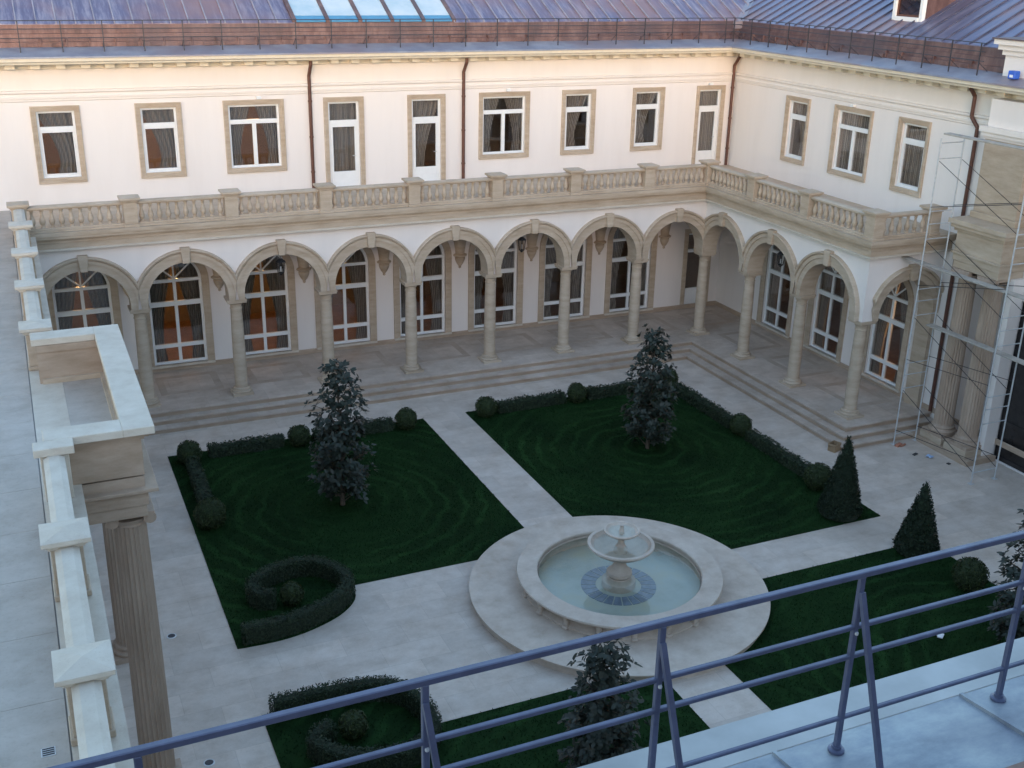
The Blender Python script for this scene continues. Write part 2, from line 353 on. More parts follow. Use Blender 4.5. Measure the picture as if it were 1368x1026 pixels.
for i, poly in enumerate(LAWNS):
    struct(MB().prism(poly, -.05, .02).build('lawn', 'grass'))
    xs = [p[0] for p in poly]; ys = [p[1] for p in poly]; area = (max(xs) - min(xs)) * (max(ys) - min(ys)); n = int(area * (650 if i < 2 else 500))
    X = rng.uniform(min(xs), max(xs), n); Y = rng.uniform(min(ys), max(ys), n); k = inside(poly, X, Y) & (np.hypot(X - FC[0], Y - FC[1]) > 3.0); X = X[k]; Y = Y[k]; n = len(X)
    a = rng.uniform(0, 2 * PI, n); wd = rng.uniform(.006, .012, n); h = rng.uniform(.022, .042, n); lx = rng.normal(0, .014, n); ly = rng.normal(0, .014, n)
    V = np.empty((n, 3, 3)); V[:, 0] = np.c_[X - wd * np.cos(a), Y - wd * np.sin(a), np.full(n, .018)]; V[:, 1] = np.c_[X + wd * np.cos(a), Y + wd * np.sin(a), np.full(n, .018)]; V[:, 2] = np.c_[X + lx, Y + ly, .018 + h]
    o = stuff(obj('grass', npmesh('grass', V.reshape(-1, 3), np.arange(3 * n).reshape(-1, 3), 'grass')))
    o['label'] = ['clipped dark green grass of the lawn before the arcade with one spiral hedge', 'clipped dark green grass of the lawn in the arcade corner', 'clipped dark grass of the lawn with the small cone and ball shrub', 'clipped dark grass of the lawn beyond the metal railing with a spiral hedge'][i]
    o['category'] = 'grass'

# loggia floor and its three steps, an L that turns the courtyard corner
def ell(o): return [(-19.97, -o), (-o, -o), (-o, -7.57 - o), (2.30, -7.57 - o), (2.30, 2.48), (-19.97, 2.48)]
fl = struct(MB().prism(ell(.66), .41, .45).build('loggia_floor', 'portico_stone'))
for k_, (o_, z0) in enumerate(((1.10, 0.0), (.87, .15), (.66, .30))):
    st = MB().prism(ell(o_ - .045), z0 + (.001 if z0 else -.02), z0 + .11).build('step', 'plinth_stone', fl)  # riser shade put into the colour: darker than the treads
    if k_ < 2: MB().prism(ell(o_), z0 + .11, z0 + .15).build('tread', 'portico_stone', st)
def band(parent, x0, x1, y0, y1, bw, z):
    for (a, b, c, d_) in ((x0, x1, y0, y0 + bw), (x0, x1, y1 - bw, y1), (x0, x0 + bw, y0 + bw, y1 - bw), (x1 - bw, x1, y0 + bw, y1 - bw)):
        MB().box(a, b, c, d_, z, z + .005).build('floor_band', 'travertine_brown', parent)
    MB().box(x0 + bw, x1 - bw, y0 + bw, y1 - bw, z, z + .004).build('floor_panel', 'portico_stone', parent)
for i in range(8):
    xc = -18.75 + 2.5 * i; band(fl, xc - .86, xc + .86, .52, 1.98, .2, .45)
for i in range(3):
    yc = -1.26 - 2.52 * i; band(fl, .50, 1.85, yc - .9, yc + .9, .2, .45)
band(fl, .50, 1.85, .52, 1.98, .2, .45)

# ------------------------------------------------------------------ windows
PROTO = {}
def curtain(uL, uR, z0, z1, side, v=.25, n=26, m=14):
    """gathered cloth tied back to one side ('l','r') or hanging straight ('s')"""
    V = []; F = []; W = uR - uL
    for j in range(m + 1):
        t_ = j / m
        if side == 's': wd = W
        else: wd = W * (1 - .50 * math.sin(min(t_ / .8, 1) * PI / 2) ** 1.6 + (.10 * (t_ - .8) / .2 if t_ > .8 else 0))
        for i in range(n + 1):
            s = i / n; u = uL + wd * s if side != 'r' else uR - wd * s
            V.append((u, v + .045 * math.sin(s * n * 1.35 + .6 * math.sin(t_ * 2)) + .02 * math.sin(s * 9), z1 - (z1 - z0) * t_))
    for j in range(m):
        for i in range(n): a = j * (n + 1) + i; F.append((a, a + 1, a + n + 2, a + n + 1))
    return MB().add(V, F)
def ringbox(mb, a, b, z0, z1, t_, v0, v1, bottom=True):
    mb.box(a, a + t_, v0, v1, z0, z1); mb.box(b - t_, b, v0, v1, z0, z1); mb.box(a + t_, b - t_, v0, v1, z1 - t_, z1)
    if bottom: mb.box(a + t_, b - t_, v0, v1, z0, z0 + t_)
    return mb
def win_upper(kind, ow, drape):
    """upper floor opening; outer stone width ow; kind: single / double / door"""
    key = ('u', kind, round(ow, 2), drape)
    if key in PROTO: return PROTO[key]
    z0, z1 = (5.46, 8.11) if kind == 'door' else (6.10, 8.11)
    h = ow / 2; L = []
    s = MB()
    for (o_, i_, pr) in ((0, .04, .06), (.04, .085, .04), (.085, .135, .022)):
        a, b = -h + o_, h - o_; c, d_ = -h + i_, h - i_
        s.box(a, c, -pr, .012, z0, z1 - o_); s.box(d_, b, -pr, .012, z0, z1 - o_); s.box(c, d_, -pr, .012, z1 - i_, z1 - o_)
        if kind != 'door': s.box(c, d_, -pr, .012, z0 + o_, z0 + i_)
    L.append(('stone_surround', s.mesh('stone_surround', 'travertine', bevel=.006)))
    oi = h - .135; zb = z0 + .135 if kind != 'door' else z0; zt = z1 - .135; ztr = zt - (zt - zb) * (.27 if kind != 'door' else .235)
    f = ringbox(MB(), -oi, oi, zb, zt, .06, .07, .15); f.box(-oi + .06, oi - .06, .055, .15, ztr - .06, ztr + .06)
    P_ = [(-oi + .06, oi - .06, ztr + .06, zt - .06)]
    if kind == 'double':
        f.box(-.055, .055, .06, .15, zb + .06, ztr - .06); P_ += [(-oi + .06, -.055, zb + .06, ztr - .06), (.055, oi - .06, zb + .06, ztr - .06)]
    elif kind == 'single':
        ringbox(f, -oi + .06, oi - .06, zb + .06, ztr - .06, .035, .06, .14); P_ += [(-oi + .095, oi - .095, zb + .095, ztr - .095)]
    else:
        ringbox(f, -oi + .06, oi - .06, zb + .06, ztr - .06, .075, .06, .14, False); f.box(-oi + .135, oi - .135, .065, .13, zb + .06, zb + .50); P_ += [(-oi + .135, oi - .135, zb + .50, ztr - .135)]
    f.box(-oi, oi, .03, .07, zb, zb + .03)
    pn = [('pane', MB().box(a, b, .105, .115, c, d_).mesh('pane', 'window_glass')) for a, b, c, d_ in P_]
    L += pn
    if kind == 'door': L.append(('handle', MB().tube((oi - .12, .04, zb + .95), (oi - .22, .04, zb + .95), .012).tube((oi - .12, .04, zb + .95), (oi - .12, .07, zb + .95), .01).mesh('handle', 'steel_pale')))
    cz0, cz1 = (zb - .05, zt + .25)
    if drape == 'lr':
        for sd, a, b in (('l', -oi - .05, -.02), ('r', .02, oi + .05)): L.append(('curtain', curtain(a, b, cz0, cz1, sd).mesh('curtain', 'curtain_cloth', True)))
    else: L.append(('curtain', curtain(-oi - .05, oi + .05, cz0, cz1, drape).mesh('curtain', 'curtain_cloth', True)))
    PROTO[key] = (f.mesh('window' if kind != 'door' else 'balcony_door', 'white_frame', bevel=.005), L); return PROTO[key]
def archring(mb, r0, r1, zc, v0, v1, n=20, stilt=0., uc=0.):
    for i in range(n):
        a0 = PI * i / n; a1 = PI * (i + 1) / n
        q = [(uc + r * math.cos(a), zc + r * math.sin(a)) for r, a in ((r0, a0), (r1, a0), (r1, a1), (r0, a1))]
        V = [(x, v0, z) for x, z in q] + [(x, v1, z) for x, z in q]
        mb.add(V, [(0, 1, 2, 3), (7, 6, 5, 4), (0, 4, 5, 1), (2, 6, 7, 3)] + ([(0, 3, 7, 4), (1, 5, 6, 2)]))
    return mb
def win_lower(r, z0, zs):
    """tall round-headed ground floor window, half width r, bottom z0, springing zs"""
    key = ('l', round(r, 2))
    if key in PROTO: return PROTO[key]
    L = []; s = MB()
    for (o_, i_, pr) in ((.20, .14, .06), (.14, .07, .045), (.07, 0, .03)):
        s.box(-r - o_, -r - i_, -pr, .012, .60, zs); s.box(r + i_, r + o_, -pr, .012, .60, zs); archring(s, r + i_, r + o_, zs, -pr, .012)
    L.append(('stone_surround', s.mesh('stone_surround', 'travertine')))
    f = MB(); v0, v1 = .08, .17; z_a, z_b = 1.17, 2.44
    f.box(-r, -r + .07, v0, v1, z0, zs); f.box(r - .07, r, v0, v1, z0, zs); f.box(-r + .07, r - .07, v0, v1, z0, z0 + .07)
    archring(f, r - .07, r, zs, v0, v1)
    for zz, hh in ((z_a, .055), (z_b, .07), (zs, .045)): f.box(-r + .07, r - .07, v0 - .01, v1, zz - hh, zz + hh)
    for za, zb in ((z0 + .07, z_a - .055), (z_a + .055, z_b - .07), (z_b + .07, zs - .045)): f.box(-.045, .045, v0, v1 - .01, za, zb)
    for a in (45, 90, 135): f.tube((0, .125, zs + .045), ((r - .05) * math.cos(R(a)), .125, zs + (r - .05) * math.sin(R(a))), .022, sq=True)
    for za, zb in ((z0 + .07, z_a - .055), (z_a + .055, z_b - .07), (z_b + .07, zs - .045)):
        for a, b in ((-r + .07, -.045), (.045, r - .07)): L.append(('pane', MB().box(a, b, .12, .13, za, zb).mesh('pane', 'window_glass')))
    n = 16; rr = r - .07; fan = [(rr * math.cos(PI * i / n), zs + .045 + (rr - .045) * math.sin(PI * i / n)) for i in range(n + 1)]
    mb = MB(); V = [(x, .119, z) for x, z in fan] + [(x, .127, z) for x, z in fan]; m_ = n + 1
    mb.add(V, [tuple(range(m_)), tuple(range(2 * m_ - 1, m_ - 1, -1))] + [(i, i + 1, m_ + i + 1, m_ + i) for i in range(n)])
    L.append(('pane', mb.mesh('pane', 'window_glass')))
    L.append(('sill', MB().box(-r - .2, r + .2, -.09, .07, .56, z0 + .0).mesh('sill', 'travertine_pale', bevel=.008)))
    for sd, a, b in (('l', -r - .05, -.01), ('r', .01, r + .05)): L.append(('curtain', curtain(a, b, z0 - .1, zs + r + .1, sd, .27).mesh('curtain', 'curtain_cloth', True)))
    PROTO[key] = (f.mesh('window', 'white_frame', bevel=.005), L); return PROTO[key]
def place_window(parent, proto, u, name='window'):
    o = obj(name, proto[0], parent, (u, 0, 0))
    for nm, me in proto[1]: obj(nm, me, o)
    return o
Z_SPR = 3.12
# ------------------------------------------------------------------ wings
def wing(name, label, loc, rz, u0, u1, m0, m1, ups, lows, roofmat, extra_ops=(), roof=True, room=True, pan_u=None):
    """one range of the palace in its own frame: u along the wall, v into the building, front face v=0"""
    e = empty(name, label, 'building', loc, rz)
    ops = []
    for k, uc, ow, dr in ups:
        h = ow / 2 - .13; ops.append((uc - h, uc + h, 5.46 if k == 'door' else 6.23, 7.98, False))
    for uc, r in lows: ops.append((uc - r, uc + r, .62, Z_SPR + r, True))
    ops += list(extra_ops)
    # wall in two storeys so that stacked openings never cut each other
    lo = [o for o in ops if o[2] < 5]; hi = [o for o in ops if o[2] >= 5]
    wm = MB(); wall(wm, u0, u1, -.1, 5.2, lo, 0, .30); wall(wm, u0, u1, 5.2, 8.30, hi, 0, .30); wm.build('wall', 'stucco', e)
    MB().sweep([(0, 8.30), (0, 9.2), (.3, 9.2), (.3, 8.30)], u0, u1, 0, 0).build('frieze', 'stucco_cream', e)
    MB().sweep([(0, 8.22), (-.03, 8.24), (-.03, 8.29), (-.055, 8.30), (-.055, 8.35), (-.03, 8.36), (-.03, 8.42), (-.075, 8.45), (-.075, 8.50), (0, 8.52)], u0, u1, m0, m1).build('string_course', 'stucco_cream', e)
    MB().sweep([(0, .452), (-.03, .452), (-.03, .58), (0, .60)], u0, u1, m0, m1).build('skirting', 'plinth_stone', e)
    for k, uc, ow, dr in ups: place_window(e, win_upper(k, ow, dr), uc, 'window' if k != 'door' else 'balcony_door')
    for uc, r in lows: place_window(e, win_lower(r, .62, Z_SPR), uc)
    if room:
        a, b = u0 + .5, u1 - .5
        for z0, z1 in ((.46, 4.9), (5.3, 8.9)):
            MB().box(a, b, .31, 4.6, z0 - .1, z0).build('room_floor', 'room_floor', e); MB().box(a, b, 4.6, 4.8, z0, z1).build('room_wall', 'room_wall', e)
            MB().box(a, b, .31, 4.8, z1, z1 + .1).build('room_ceiling', 'room_ceiling', e)
            MB().box(a - .1, a, .31, 4.8, z0, z1).build('room_wall', 'room_wall', e); MB().box(b, b + .1, .31, 4.8, z0, z1).build('room_wall', 'room_wall', e)
    # cornice, modillions, gutter strip, copper upstand
    MB().sweep([(0, 9.02), (-.05, 9.04), (-.05, 9.17), (-.60, 9.20), (-.62, 9.24), (-.70, 9.28), (-.72, 9.36), (.3, 9.36), (.3, 9.02)], u0, u1, m0, m1).build('cornice', 'cream_moulding', e)
    me = MB().box(-.12, .12, -.32, -.051, 9.065, 9.186).mesh('modillion', 'cream_moulding', bevel=.01)
    u = math.ceil((u0 + .3) / .60) * .60
    while u < u1 - .4:
        obj('modillion', me, e, (u, 0, 0)); u += .60
    MB().sweep([(-.76, 9.362), (-.76, 9.40), (-.05, 9.58), (-.05, 9.50)], u0, u1, m0, m1).build('gutter_strip', 'zinc', e)
    MB().sweep([(-.05, 9.582), (-.04, 9.70), (0.0, 9.71), (.015, 9.90), (.055, 9.91), (.07, 10.12), (.10, 10.13), (.3, 10.0), (.3, 9.4), (-.04, 9.4)], u0, u1, m0, m1).build('upstand', 'copper_brown', e)
    u = math.ceil(u0 / .62) * .62
    me = MB().box(-.14, .14, -.085, -.05, 9.585, 9.68).box(.20, .24, -.08, .0, 9.585, 9.78).mesh('copper_clip', 'copper_brown', bevel=.006)
    while u < u1 - .3:
        if random.random() < .8: obj('copper_clip', me, e, (u + random.uniform(-.08, .08), .02 * random.random(), 0))
        u += .62
    # standing seam panels, each its own sheet
    if roof:
        V0, V1, SL, Z0 = .08, 7.0, .5, 10.14; pw = .474; u = pan_u[0]; cache = {}
        while u < pan_u[1] - .01:
            ua, ub = u, u + pw
            def start(uu):
                s = V0
                if m1 > 0 and uu > u1 + V0: s = uu - u1
                if m0 < 0 and uu < u0 - V0: s = u0 - uu
                return s
            sa, sb = start(ua), start(ub)
            if max(sa, sb) < V1 - .2 and not any(h0 - .01 < (ua + ub) / 2 < h1 + .01 for h0, h1 in HOLES.get(name, ())):
                ks = (round(sa, 3), round(sb, 3)); rel = (sa != V0 or sb != V0)
                if rel or 'std' not in cache:
                    mb = MB(); zf = lambda v: Z0 + SL * (v - V0)
                    mb.add([(0, sa, zf(sa)), (pw, sb, zf(sb)), (pw, V1, zf(V1)), (0, V1, zf(V1)), (0, sa, zf(sa) - .02), (pw, sb, zf(sb) - .02), (pw, V1, zf(V1) - .02), (0, V1, zf(V1) - .02)],
                           [(0, 1, 2, 3), (4, 7, 6, 5), (0, 4, 5, 1), (0, 3, 7, 4), (1, 5, 6, 2), (3, 2, 6, 7)])
                    sm_ = MB(); sm_.add([(-.014, sa, zf(sa)), (.014, sa, zf(sa)), (.014, sa, zf(sa) + .045), (-.014, sa, zf(sa) + .045), (-.014, V1, zf(V1)), (.014, V1, zf(V1)), (.014, V1, zf(V1) + .045), (-.014, V1, zf(V1) + .045)],
                           [(0, 1, 2, 3), (4, 7, 6, 5), (0, 4, 5, 1), (3, 2, 6, 7), (0, 3, 7, 4), (1, 5, 6, 2)])
                    me = (mb.mesh('roof_panel', roofmat), sm_.mesh('seam', 'roof_seam' if name == 'back_wing' else 'roof_seam_dark'))
                    if not rel: cache['std'] = me
                else: me = cache['std']
                po = obj('roof_panel', me[0], e, (u, 0, 0)); obj('seam', me[1], po)
            u += pw
    return e
HOLES = {'back_wing': [(-12.40, -7.66)]}
back = wing('back_wing', 'long white stucco palace range above the arcade with slate blue metal roof and skylight', (0, 2.5, 0), 0, -26, 2.32, 0, 1,
    [('single', -18.86, 1.21, 'r'), ('single', -16.26, 1.21, 'r'), ('double', -13.69, 1.69, 'lr'), ('door', -11.11, 1.19, 's'), ('door', -8.58, 1.19, 'l'),
     ('double', -6.05, 1.69, 'lr'), ('single', -3.50, 1.18, 'l'), ('single', -.97, 1.18, 'l'), ('door', 1.40, 1.10, 's'), ('single', -21.4, 1.21, 'r')],
    [(-18.75 + 2.5 * i, .76) for i in range(8)], 'roof_back', extra_ops=[(.98, 1.80, .46, 3.15, False)], pan_u=(-25.672, 9.4))
right = wing('right_wing', 'short white stucco palace range at right angles with slate blue roof and a dormer', (2.32, 0, 0), R(-90), -2.5, 26, -1, 0,
    [('single', .97, 1.16, 'r'), ('double', 3.53, 1.65, 's'), ('single', 6.0, 1.19, 's')], [(.93, .68), (3.46, .68), (6.08, .68)], 'roof_right',
    extra_ops=[(10.45, 14.75, .02, 4.3, False)], pan_u=(-9.7, 26))
# ground floor door in the corner of the loggia
dr = ringbox(MB(), .98, 1.80, .46, 3.15, .07, .08, .16); dr.box(1.05, 1.73, .085, .15, .53, 1.15); dr.box(1.05, 1.73, .08, .16, 2.45, 2.57)
do = dr.build('door', 'white_frame', back, bevel=.005)
for z0, z1 in ((1.15, 2.45), (2.57, 3.08)): MB().box(1.05, 1.73, .115, .125, z0, z1).build('pane', 'window_glass', do)
s = MB(); s.box(.82, .978, -.04, .01, .6, 3.31); s.box(1.802, 1.96, -.04, .01, .6, 3.31); s.box(.978, 1.802, -.04, .01, 3.152, 3.31); s.build('stone_surround', 'travertine', do, bevel=.008)
# keyblocks over the wide windows (small white fittings)
for e_, us in ((back, (-13.55, -5.95, 1.35)), (right, (3.5,))):
    for u in us: MB().box(u - .07, u + .07, -.11, -.0, 8.125, 8.205).build('wall_light', 'white_frame', e_, bevel=.01)
vf = MB()
for k in range(1):
    za = lambda v: 10.14 + .5 * (v - .08)
    for sgn in (-1, 1):     # one leaf on each slope, meeting in the valley line u = 2.32 + v
        a0, a1 = .04, 6.95
        if sgn < 0: q = [(2.32 + a0, a0, za(a0)), (2.32 + a1, a1, za(a1)), (2.32 + a1 - .17, a1, za(a1)), (2.32 + a0 - .17, a0, za(a0))]
        else: q = [(2.32 + a0, a0, za(a0)), (2.32 + a1, a1, za(a1)), (2.32 + a1, a1 - .17, za(a1)), (2.32 + a0, a0 - .17, za(a0))]
        vf.add([(x, y, z + .012) for x, y, z in q] + [(x, y, z + .004) for x, y, z in q], [(0, 1, 2, 3), (7, 6, 5, 4), (0, 4, 5, 1), (1, 5, 6, 2), (2, 6, 7, 3), (3, 7, 4, 0)])
vf.box(2.10, 2.42, -.05, .12, 9.9, 10.128).build('valley_flashing', 'zinc', back)
# skylight let into the back roof
sk0, sk1 = -12.40, -7.66; zf = lambda v: 10.14 + .5 * (v - .08)
base = MB().add([(sk0, .08, zf(.08)), (sk1, .08, zf(.08)), (sk1, 7, zf(7)), (sk0, 7, zf(7)), (sk0, .08, zf(.08) - .03), (sk1, .08, zf(.08) - .03), (sk1, 7, zf(7) - .03), (sk0, 7, zf(7) - .03)],
    [(0, 1, 2, 3), (4, 7, 6, 5), (0, 4, 5, 1), (0, 3, 7, 4), (1, 5, 6, 2), (3, 2, 6, 7)]).build('skylight', 'copper_brown', back)
pwid = (sk1 - sk0) / 5
def slab(mb, ua, ub, va, vb, dz0, dz1):
    return mb.add([(ua, va, zf(va) + dz0), (ub, va, zf(va) + dz0), (ub, vb, zf(vb) + dz0), (ua, vb, zf(vb) + dz0), (ua, va, zf(va) + dz1), (ub, va, zf(va) + dz1), (ub, vb, zf(vb) + dz1), (ua, vb, zf(vb) + dz1)],
        [(3, 2, 1, 0), (4, 5, 6, 7), (0, 1, 5, 4), (1, 2, 6, 5), (2, 3, 7, 6), (3, 0, 4, 7)])
for i in range(5):
    a = sk0 + pwid * i + .06; b = a + pwid - .12
    slab(MB(), a, b, .34, 6.8, .003, .05).build('skylight_pane', 'skylight_glass', base); slab(MB(), a, b, .10, .338, .003, .045).build('edge_strip', 'skylight_strip', base)
for i in range(6): slab(MB(), sk0 + pwid * i - .055, sk0 + pwid * i + .055, .085, 6.9, .002, .085).build('glazing_bar', 'copper_brown', base)
# downpipes: collar bend under the cornice, then straight to the balcony floor
def downpipe(parent, u, vw, z_bot, zt=9.15, brackets=True, jog=.0):
    mb = MB().path([(u, vw - .32, zt), (u, vw - .32, zt - .12), (u + jog, vw - .07, zt - .42), (u + jog, vw - .07, z_bot)], .05, 10)
    for z in (8.0, 7.0, 6.0):
        if z_bot < z < zt - .45: mb.lathe([(.062, z), (.062, z + .05)], 10, (u + jog, vw - .07))
    return mb.build('downpipe', 'brown_pipe', parent, True)
downpipe(back, -12.10, 0, 5.46); downpipe(back, -7.42, 0, 5.46); downpipe(back, 2.20, 0, 5.46)
MB().path([(8.02, -.30, 9.15), (8.02, -.12, 8.95), (8.02, -.12, 8.45), (8.22, -.07, 8.2), (8.22, -.07, .5)], .05, 10).build('downpipe', 'brown_pipe', right, True)
# dormer on the right roof (v measured into the roof)
zr = lambda v: 10.14 + .5 * (v - .08)
dm = MB(); v_ = .85; ua, ub = 3.58, 4.76; zb_ = zr(v_) + .0
dm.box(ua, ua + .13, v_, v_ + .12, zb_ - .05, zb_ + 1.55); dm.box(ub - .13, ub, v_, v_ + .12, zb_ - .05, zb_ + 1.55); dm.box(ua + .13, ub - .13, v_, v_ + .12, zb_ + 1.42, zb_ + 1.55); dm.box(ua + .13, ub - .13, v_ - .02, v_ + .12, zb_ - .05, zb_ + .10)
dmo = dm.build('dormer', 'white_frame', right, bevel=.008)
ringbox(MB(), ua + .13, ub - .13, zb_ + .1, zb_ + 1.42, .06, v_ + .05, v_ + .10).build('sash', 'brown_pipe', dmo)
MB().box(ua + .19, ub - .19, v_ + .07, v_ + .08, zb_ + .16, zb_ + 1.36).build('pane', 'window_glass', dmo)
mb = MB().add([(ua, v_ + .12, zb_ + 1.55), (ub, v_ + .12, zb_ + 1.55), (ub, v_ + 3.2, zb_ + 1.55), (ua, v_ + 3.2, zb_ + 1.55), ((ua + ub) / 2, v_ - .1, zb_ + 1.95), ((ua + ub) / 2, v_ + 4, zb_ + 1.95), (ua - .1, v_ - .1, zb_ + 1.5), (ub + .1, v_ - .1, zb_ + 1.5), (ua - .1, v_ + 3.3, zb_ + 1.5), (ub + .1, v_ + 3.3, zb_ + 1.5)],
    [(6, 4, 5, 8), (7, 9, 5, 4), (6, 7, 4), (0, 1, 2, 3)]); mb.build('dormer_roof', 'copper_brown', dmo)
mb = MB()
for u in (ua, ub):
    mb.add([(u, v_ + .12, zb_ - .1), (u, v_ + .12, zb_ + 1.55), (u, v_ + 3.2, zb_ + 1.55)], [(0, 1, 2)])
mb.build('cheek', 'copper_brown', dmo)
MB().box(ua + .14, ub - .14, v_ + .5, v_ + .55, zb_ + .5, zb_ + 1.5).build('blind', 'room_wall', dmo)

# ------------------------------------------------------------------ loggia arcades
COLP = None
def column_meshes():
    base = MB().box(-.28, .28, -.28, .28, .452, .52).lathe([(.26, .52), (.275, .545), (.26, .575), (.225, .58), (.215, .60), (.235, .62), (.22, .645), (.19, .65)], 28)
    shaft = MB().lathe([(.178, .65), (.172, .70), (.175, 1.4), (.168, 2.2), (.152, 2.90), (.165, 2.915), (.165, 2.94), (.152, 2.95), (.152, 3.03)], 28)
    cap = MB().lathe([(.158, 3.03), (.175, 3.035), (.175, 3.06), (.20, 3.085), (.235, 3.12)], 28).box(-.25, .25, -.25, .25, 3.12, 3.17).box(-.265, .265, -.265, .265, 3.17, 3.22)
    return shaft.mesh('column', 'travertine', True), base.mesh('base', 'travertine', True), cap.mesh('capital', 'travertine', True)
COLP = column_meshes()
def place_column(parent, u, v=.25):
    o = obj('column', COLP[0], parent, (u, v, 0)); obj('base', COLP[1], o); obj('capital', COLP[2], o); return o
def archivolt(parent, uc, r, zs, limL, limR, z_imp=3.22):
    prof = [(r - .006, .505), (r - .006, -.045), (r + .16, -.045), (r + .16, -.08), (r + .255, -.08), (r + .26, -.065), (r + .275, -.065), (r + .28, -.12), (r + .32, -.14), (r + .345, -.12), (r + .35, 0.02)]
    n = 36; rows = []
    for (rr, pv) in prof:
        aR = math.acos(min(1, limR / rr)); aL = math.acos(min(1, limL / rr)); row = []
        if aR <= 1e-6: row.append((uc + rr, pv, z_imp))
        else: row.append((uc + limR, pv, zs + rr * math.sin(aR)))
        for i in range(n + 1):
            a = aR + (PI - aL - aR) * i / n; row.append((uc + rr * math.cos(a), pv, zs + rr * math.sin(a)))
        if aL <= 1e-6: row.append((uc - rr, pv, z_imp))
        else: row.append((uc - limL, pv, zs + rr * math.sin(aL)))
        rows.append(row)
    m_ = n + 3; V = [p for r_ in rows for p in r_]; F = [(j * m_ + i, j * m_ + i + 1, (j + 1) * m_ + i + 1, (j + 1) * m_ + i) for j in range(len(prof) - 1) for i in range(m_ - 1)]
    F += [tuple(j * m_ for j in range(len(prof))), tuple(j * m_ + m_ - 1 for j in range(len(prof) - 1, -1, -1))]
    o = MB().add(V, F).build('archivolt', 'travertine', parent, True)
    k = MB(); zt = zs + r
    q = [(-.085, zt - .02), (.085, zt - .02), (.13, zt + .40), (-.13, zt + .40)]
    k.add([(uc + x, -.15, z) for x, z in q] + [(uc + x, .01, z) for x, z in q], [(0, 1, 2, 3), (7, 6, 5, 4), (0, 4, 5, 1), (1, 5, 6, 2), (2, 6, 7, 3), (3, 7, 4, 0)])
    k.build('keystone', 'travertine', o, bevel=.012)
def vault(parent, u0, u1, v0, v1, zs=3.28):
    nu = nv = 14; ru = (u1 - u0) / 2; rv = (v1 - v0) / 2; V = []; F = []
    for j in range(nv + 1):
        for i in range(nu + 1):
            a = -1 + 2 * i / nu; b = -1 + 2 * j / nv
            z = zs + max(1.28 * math.sqrt(max(0, 1 - a * a)), 1.28 * math.sqrt(max(0, 1 - b * b))); V.append((u0 + (u1 - u0) * i / nu, v0 + (v1 - v0) * j / nv, z))
    F = [(j * (nu + 1) + i, j * (nu + 1) + i + 1, (j + 1) * (nu + 1) + i + 1, (j + 1) * (nu + 1) + i) for j in range(nv) for i in range(nu)]
    MB().add(V, F).build('vault', 'stucco', parent, True)
def corbel_mesh():
    pr = [(.012, 2.70), (.05, 2.73), (.035, 2.77), (.10, 2.86), (.155, 2.98), (.17, 3.06), (.14, 3.09), (.22, 3.12), (.225, 3.16), (.15, 3.20), (.16, 3.30), (.20, 3.55), (.30, 3.85), (.45, 4.1)]
    V = []; n = 14
    for r, z in pr:
        for i in range(n + 1): a = PI + PI * i / n; V.append((r * math.cos(a) * (1.0), r * math.sin(a), z))
    F = [(j * (n + 1) + i, j * (n + 1) + i + 1, (j + 1) * (n + 1) + i + 1, (j + 1) * (n + 1) + i) for j in range(len(pr) - 1) for i in range(n)]
    return MB().add(V, F).mesh('corbel', 'travertine', True)
CORB = corbel_mesh()
arc_b = empty('arcade', 'long travertine arcade of eight round arches in front of the back range', 'arcade', (0, -.25, 0), 0)
ZS = 3.34; r_ = 1.05
ops = []
for i in range(8):
    uc = -18.75 + 2.5 * i; a, b = uc - 1.05, uc + 1.05
    if i == 7: b = -.25
    ops.append((a, b, 3.22, ZS + (b - a) / 2, True))
wall(MB(), -19.97, .25, 3.22, 4.97, ops, 0, .5, 28).build('spandrel_wall', 'stucco', arc_b)
for i, o in enumerate(ops):
    uc = (o[0] + o[1]) / 2; archivolt(arc_b, uc, (o[1] - o[0]) / 2 - .004, ZS, 1.215 if i == 0 else 1.25 + (.025 if i == 7 else 0), 1.0245 if i == 7 else 1.25 - (.0 if i < 6 else 0))
for i in range(8): place_column(arc_b, -17.5 + 2.5 * i)
for i in range(9): vault(arc_b, -20 + 2.5 * i, -17.5 + 2.5 * i - (.2 if i == 8 else 0), .5, 2.74)
for i in range(8): obj('corbel', CORB, arc_b, (-17.5 + 2.5 * i, 2.748, 0))
MB().box(-19.97, -19.78, .0, .5, .452, 3.22).build('pier', 'travertine', arc_b)
arc_r = empty('arcade', 'short travertine arcade beneath the right balcony turning its end towards the scaffold', 'arcade', (-.25, 0, 0), R(-90))
ops = []
for i in range(3):
    a, b = 2.52 * i + .205, 2.52 * i + 2.315
    if i == 0: a = .253
    ops.append((a, b, 3.22, ZS + (b - a) / 2, True))
wall(MB(), .253, 7.82, 3.22, 4.97, ops, 0, .5, 28).build('spandrel_wall', 'stucco', arc_r)
for i, o in enumerate(ops):
    uc = (o[0] + o[1]) / 2; archivolt(arc_r, uc, (o[1] - o[0]) / 2 - .004, ZS, 1.0315 if i == 0 else 1.26, 1.26 + (.0 if i < 2 else .2))
for i in range(3): place_column(arc_r, 2.52 * (i + 1))
for i in range(3): vault(arc_r, 2.52 * i + (.25 if i == 0 else 0) - .25, 2.52 * i + 2.52, .5, 2.56)
for i in range(1, 3): obj('corbel', CORB, arc_r, (2.52 * i - .3, 2.568, 0))
obj('corbel', CORB, arc_r, (-.3, 2.568, 0))
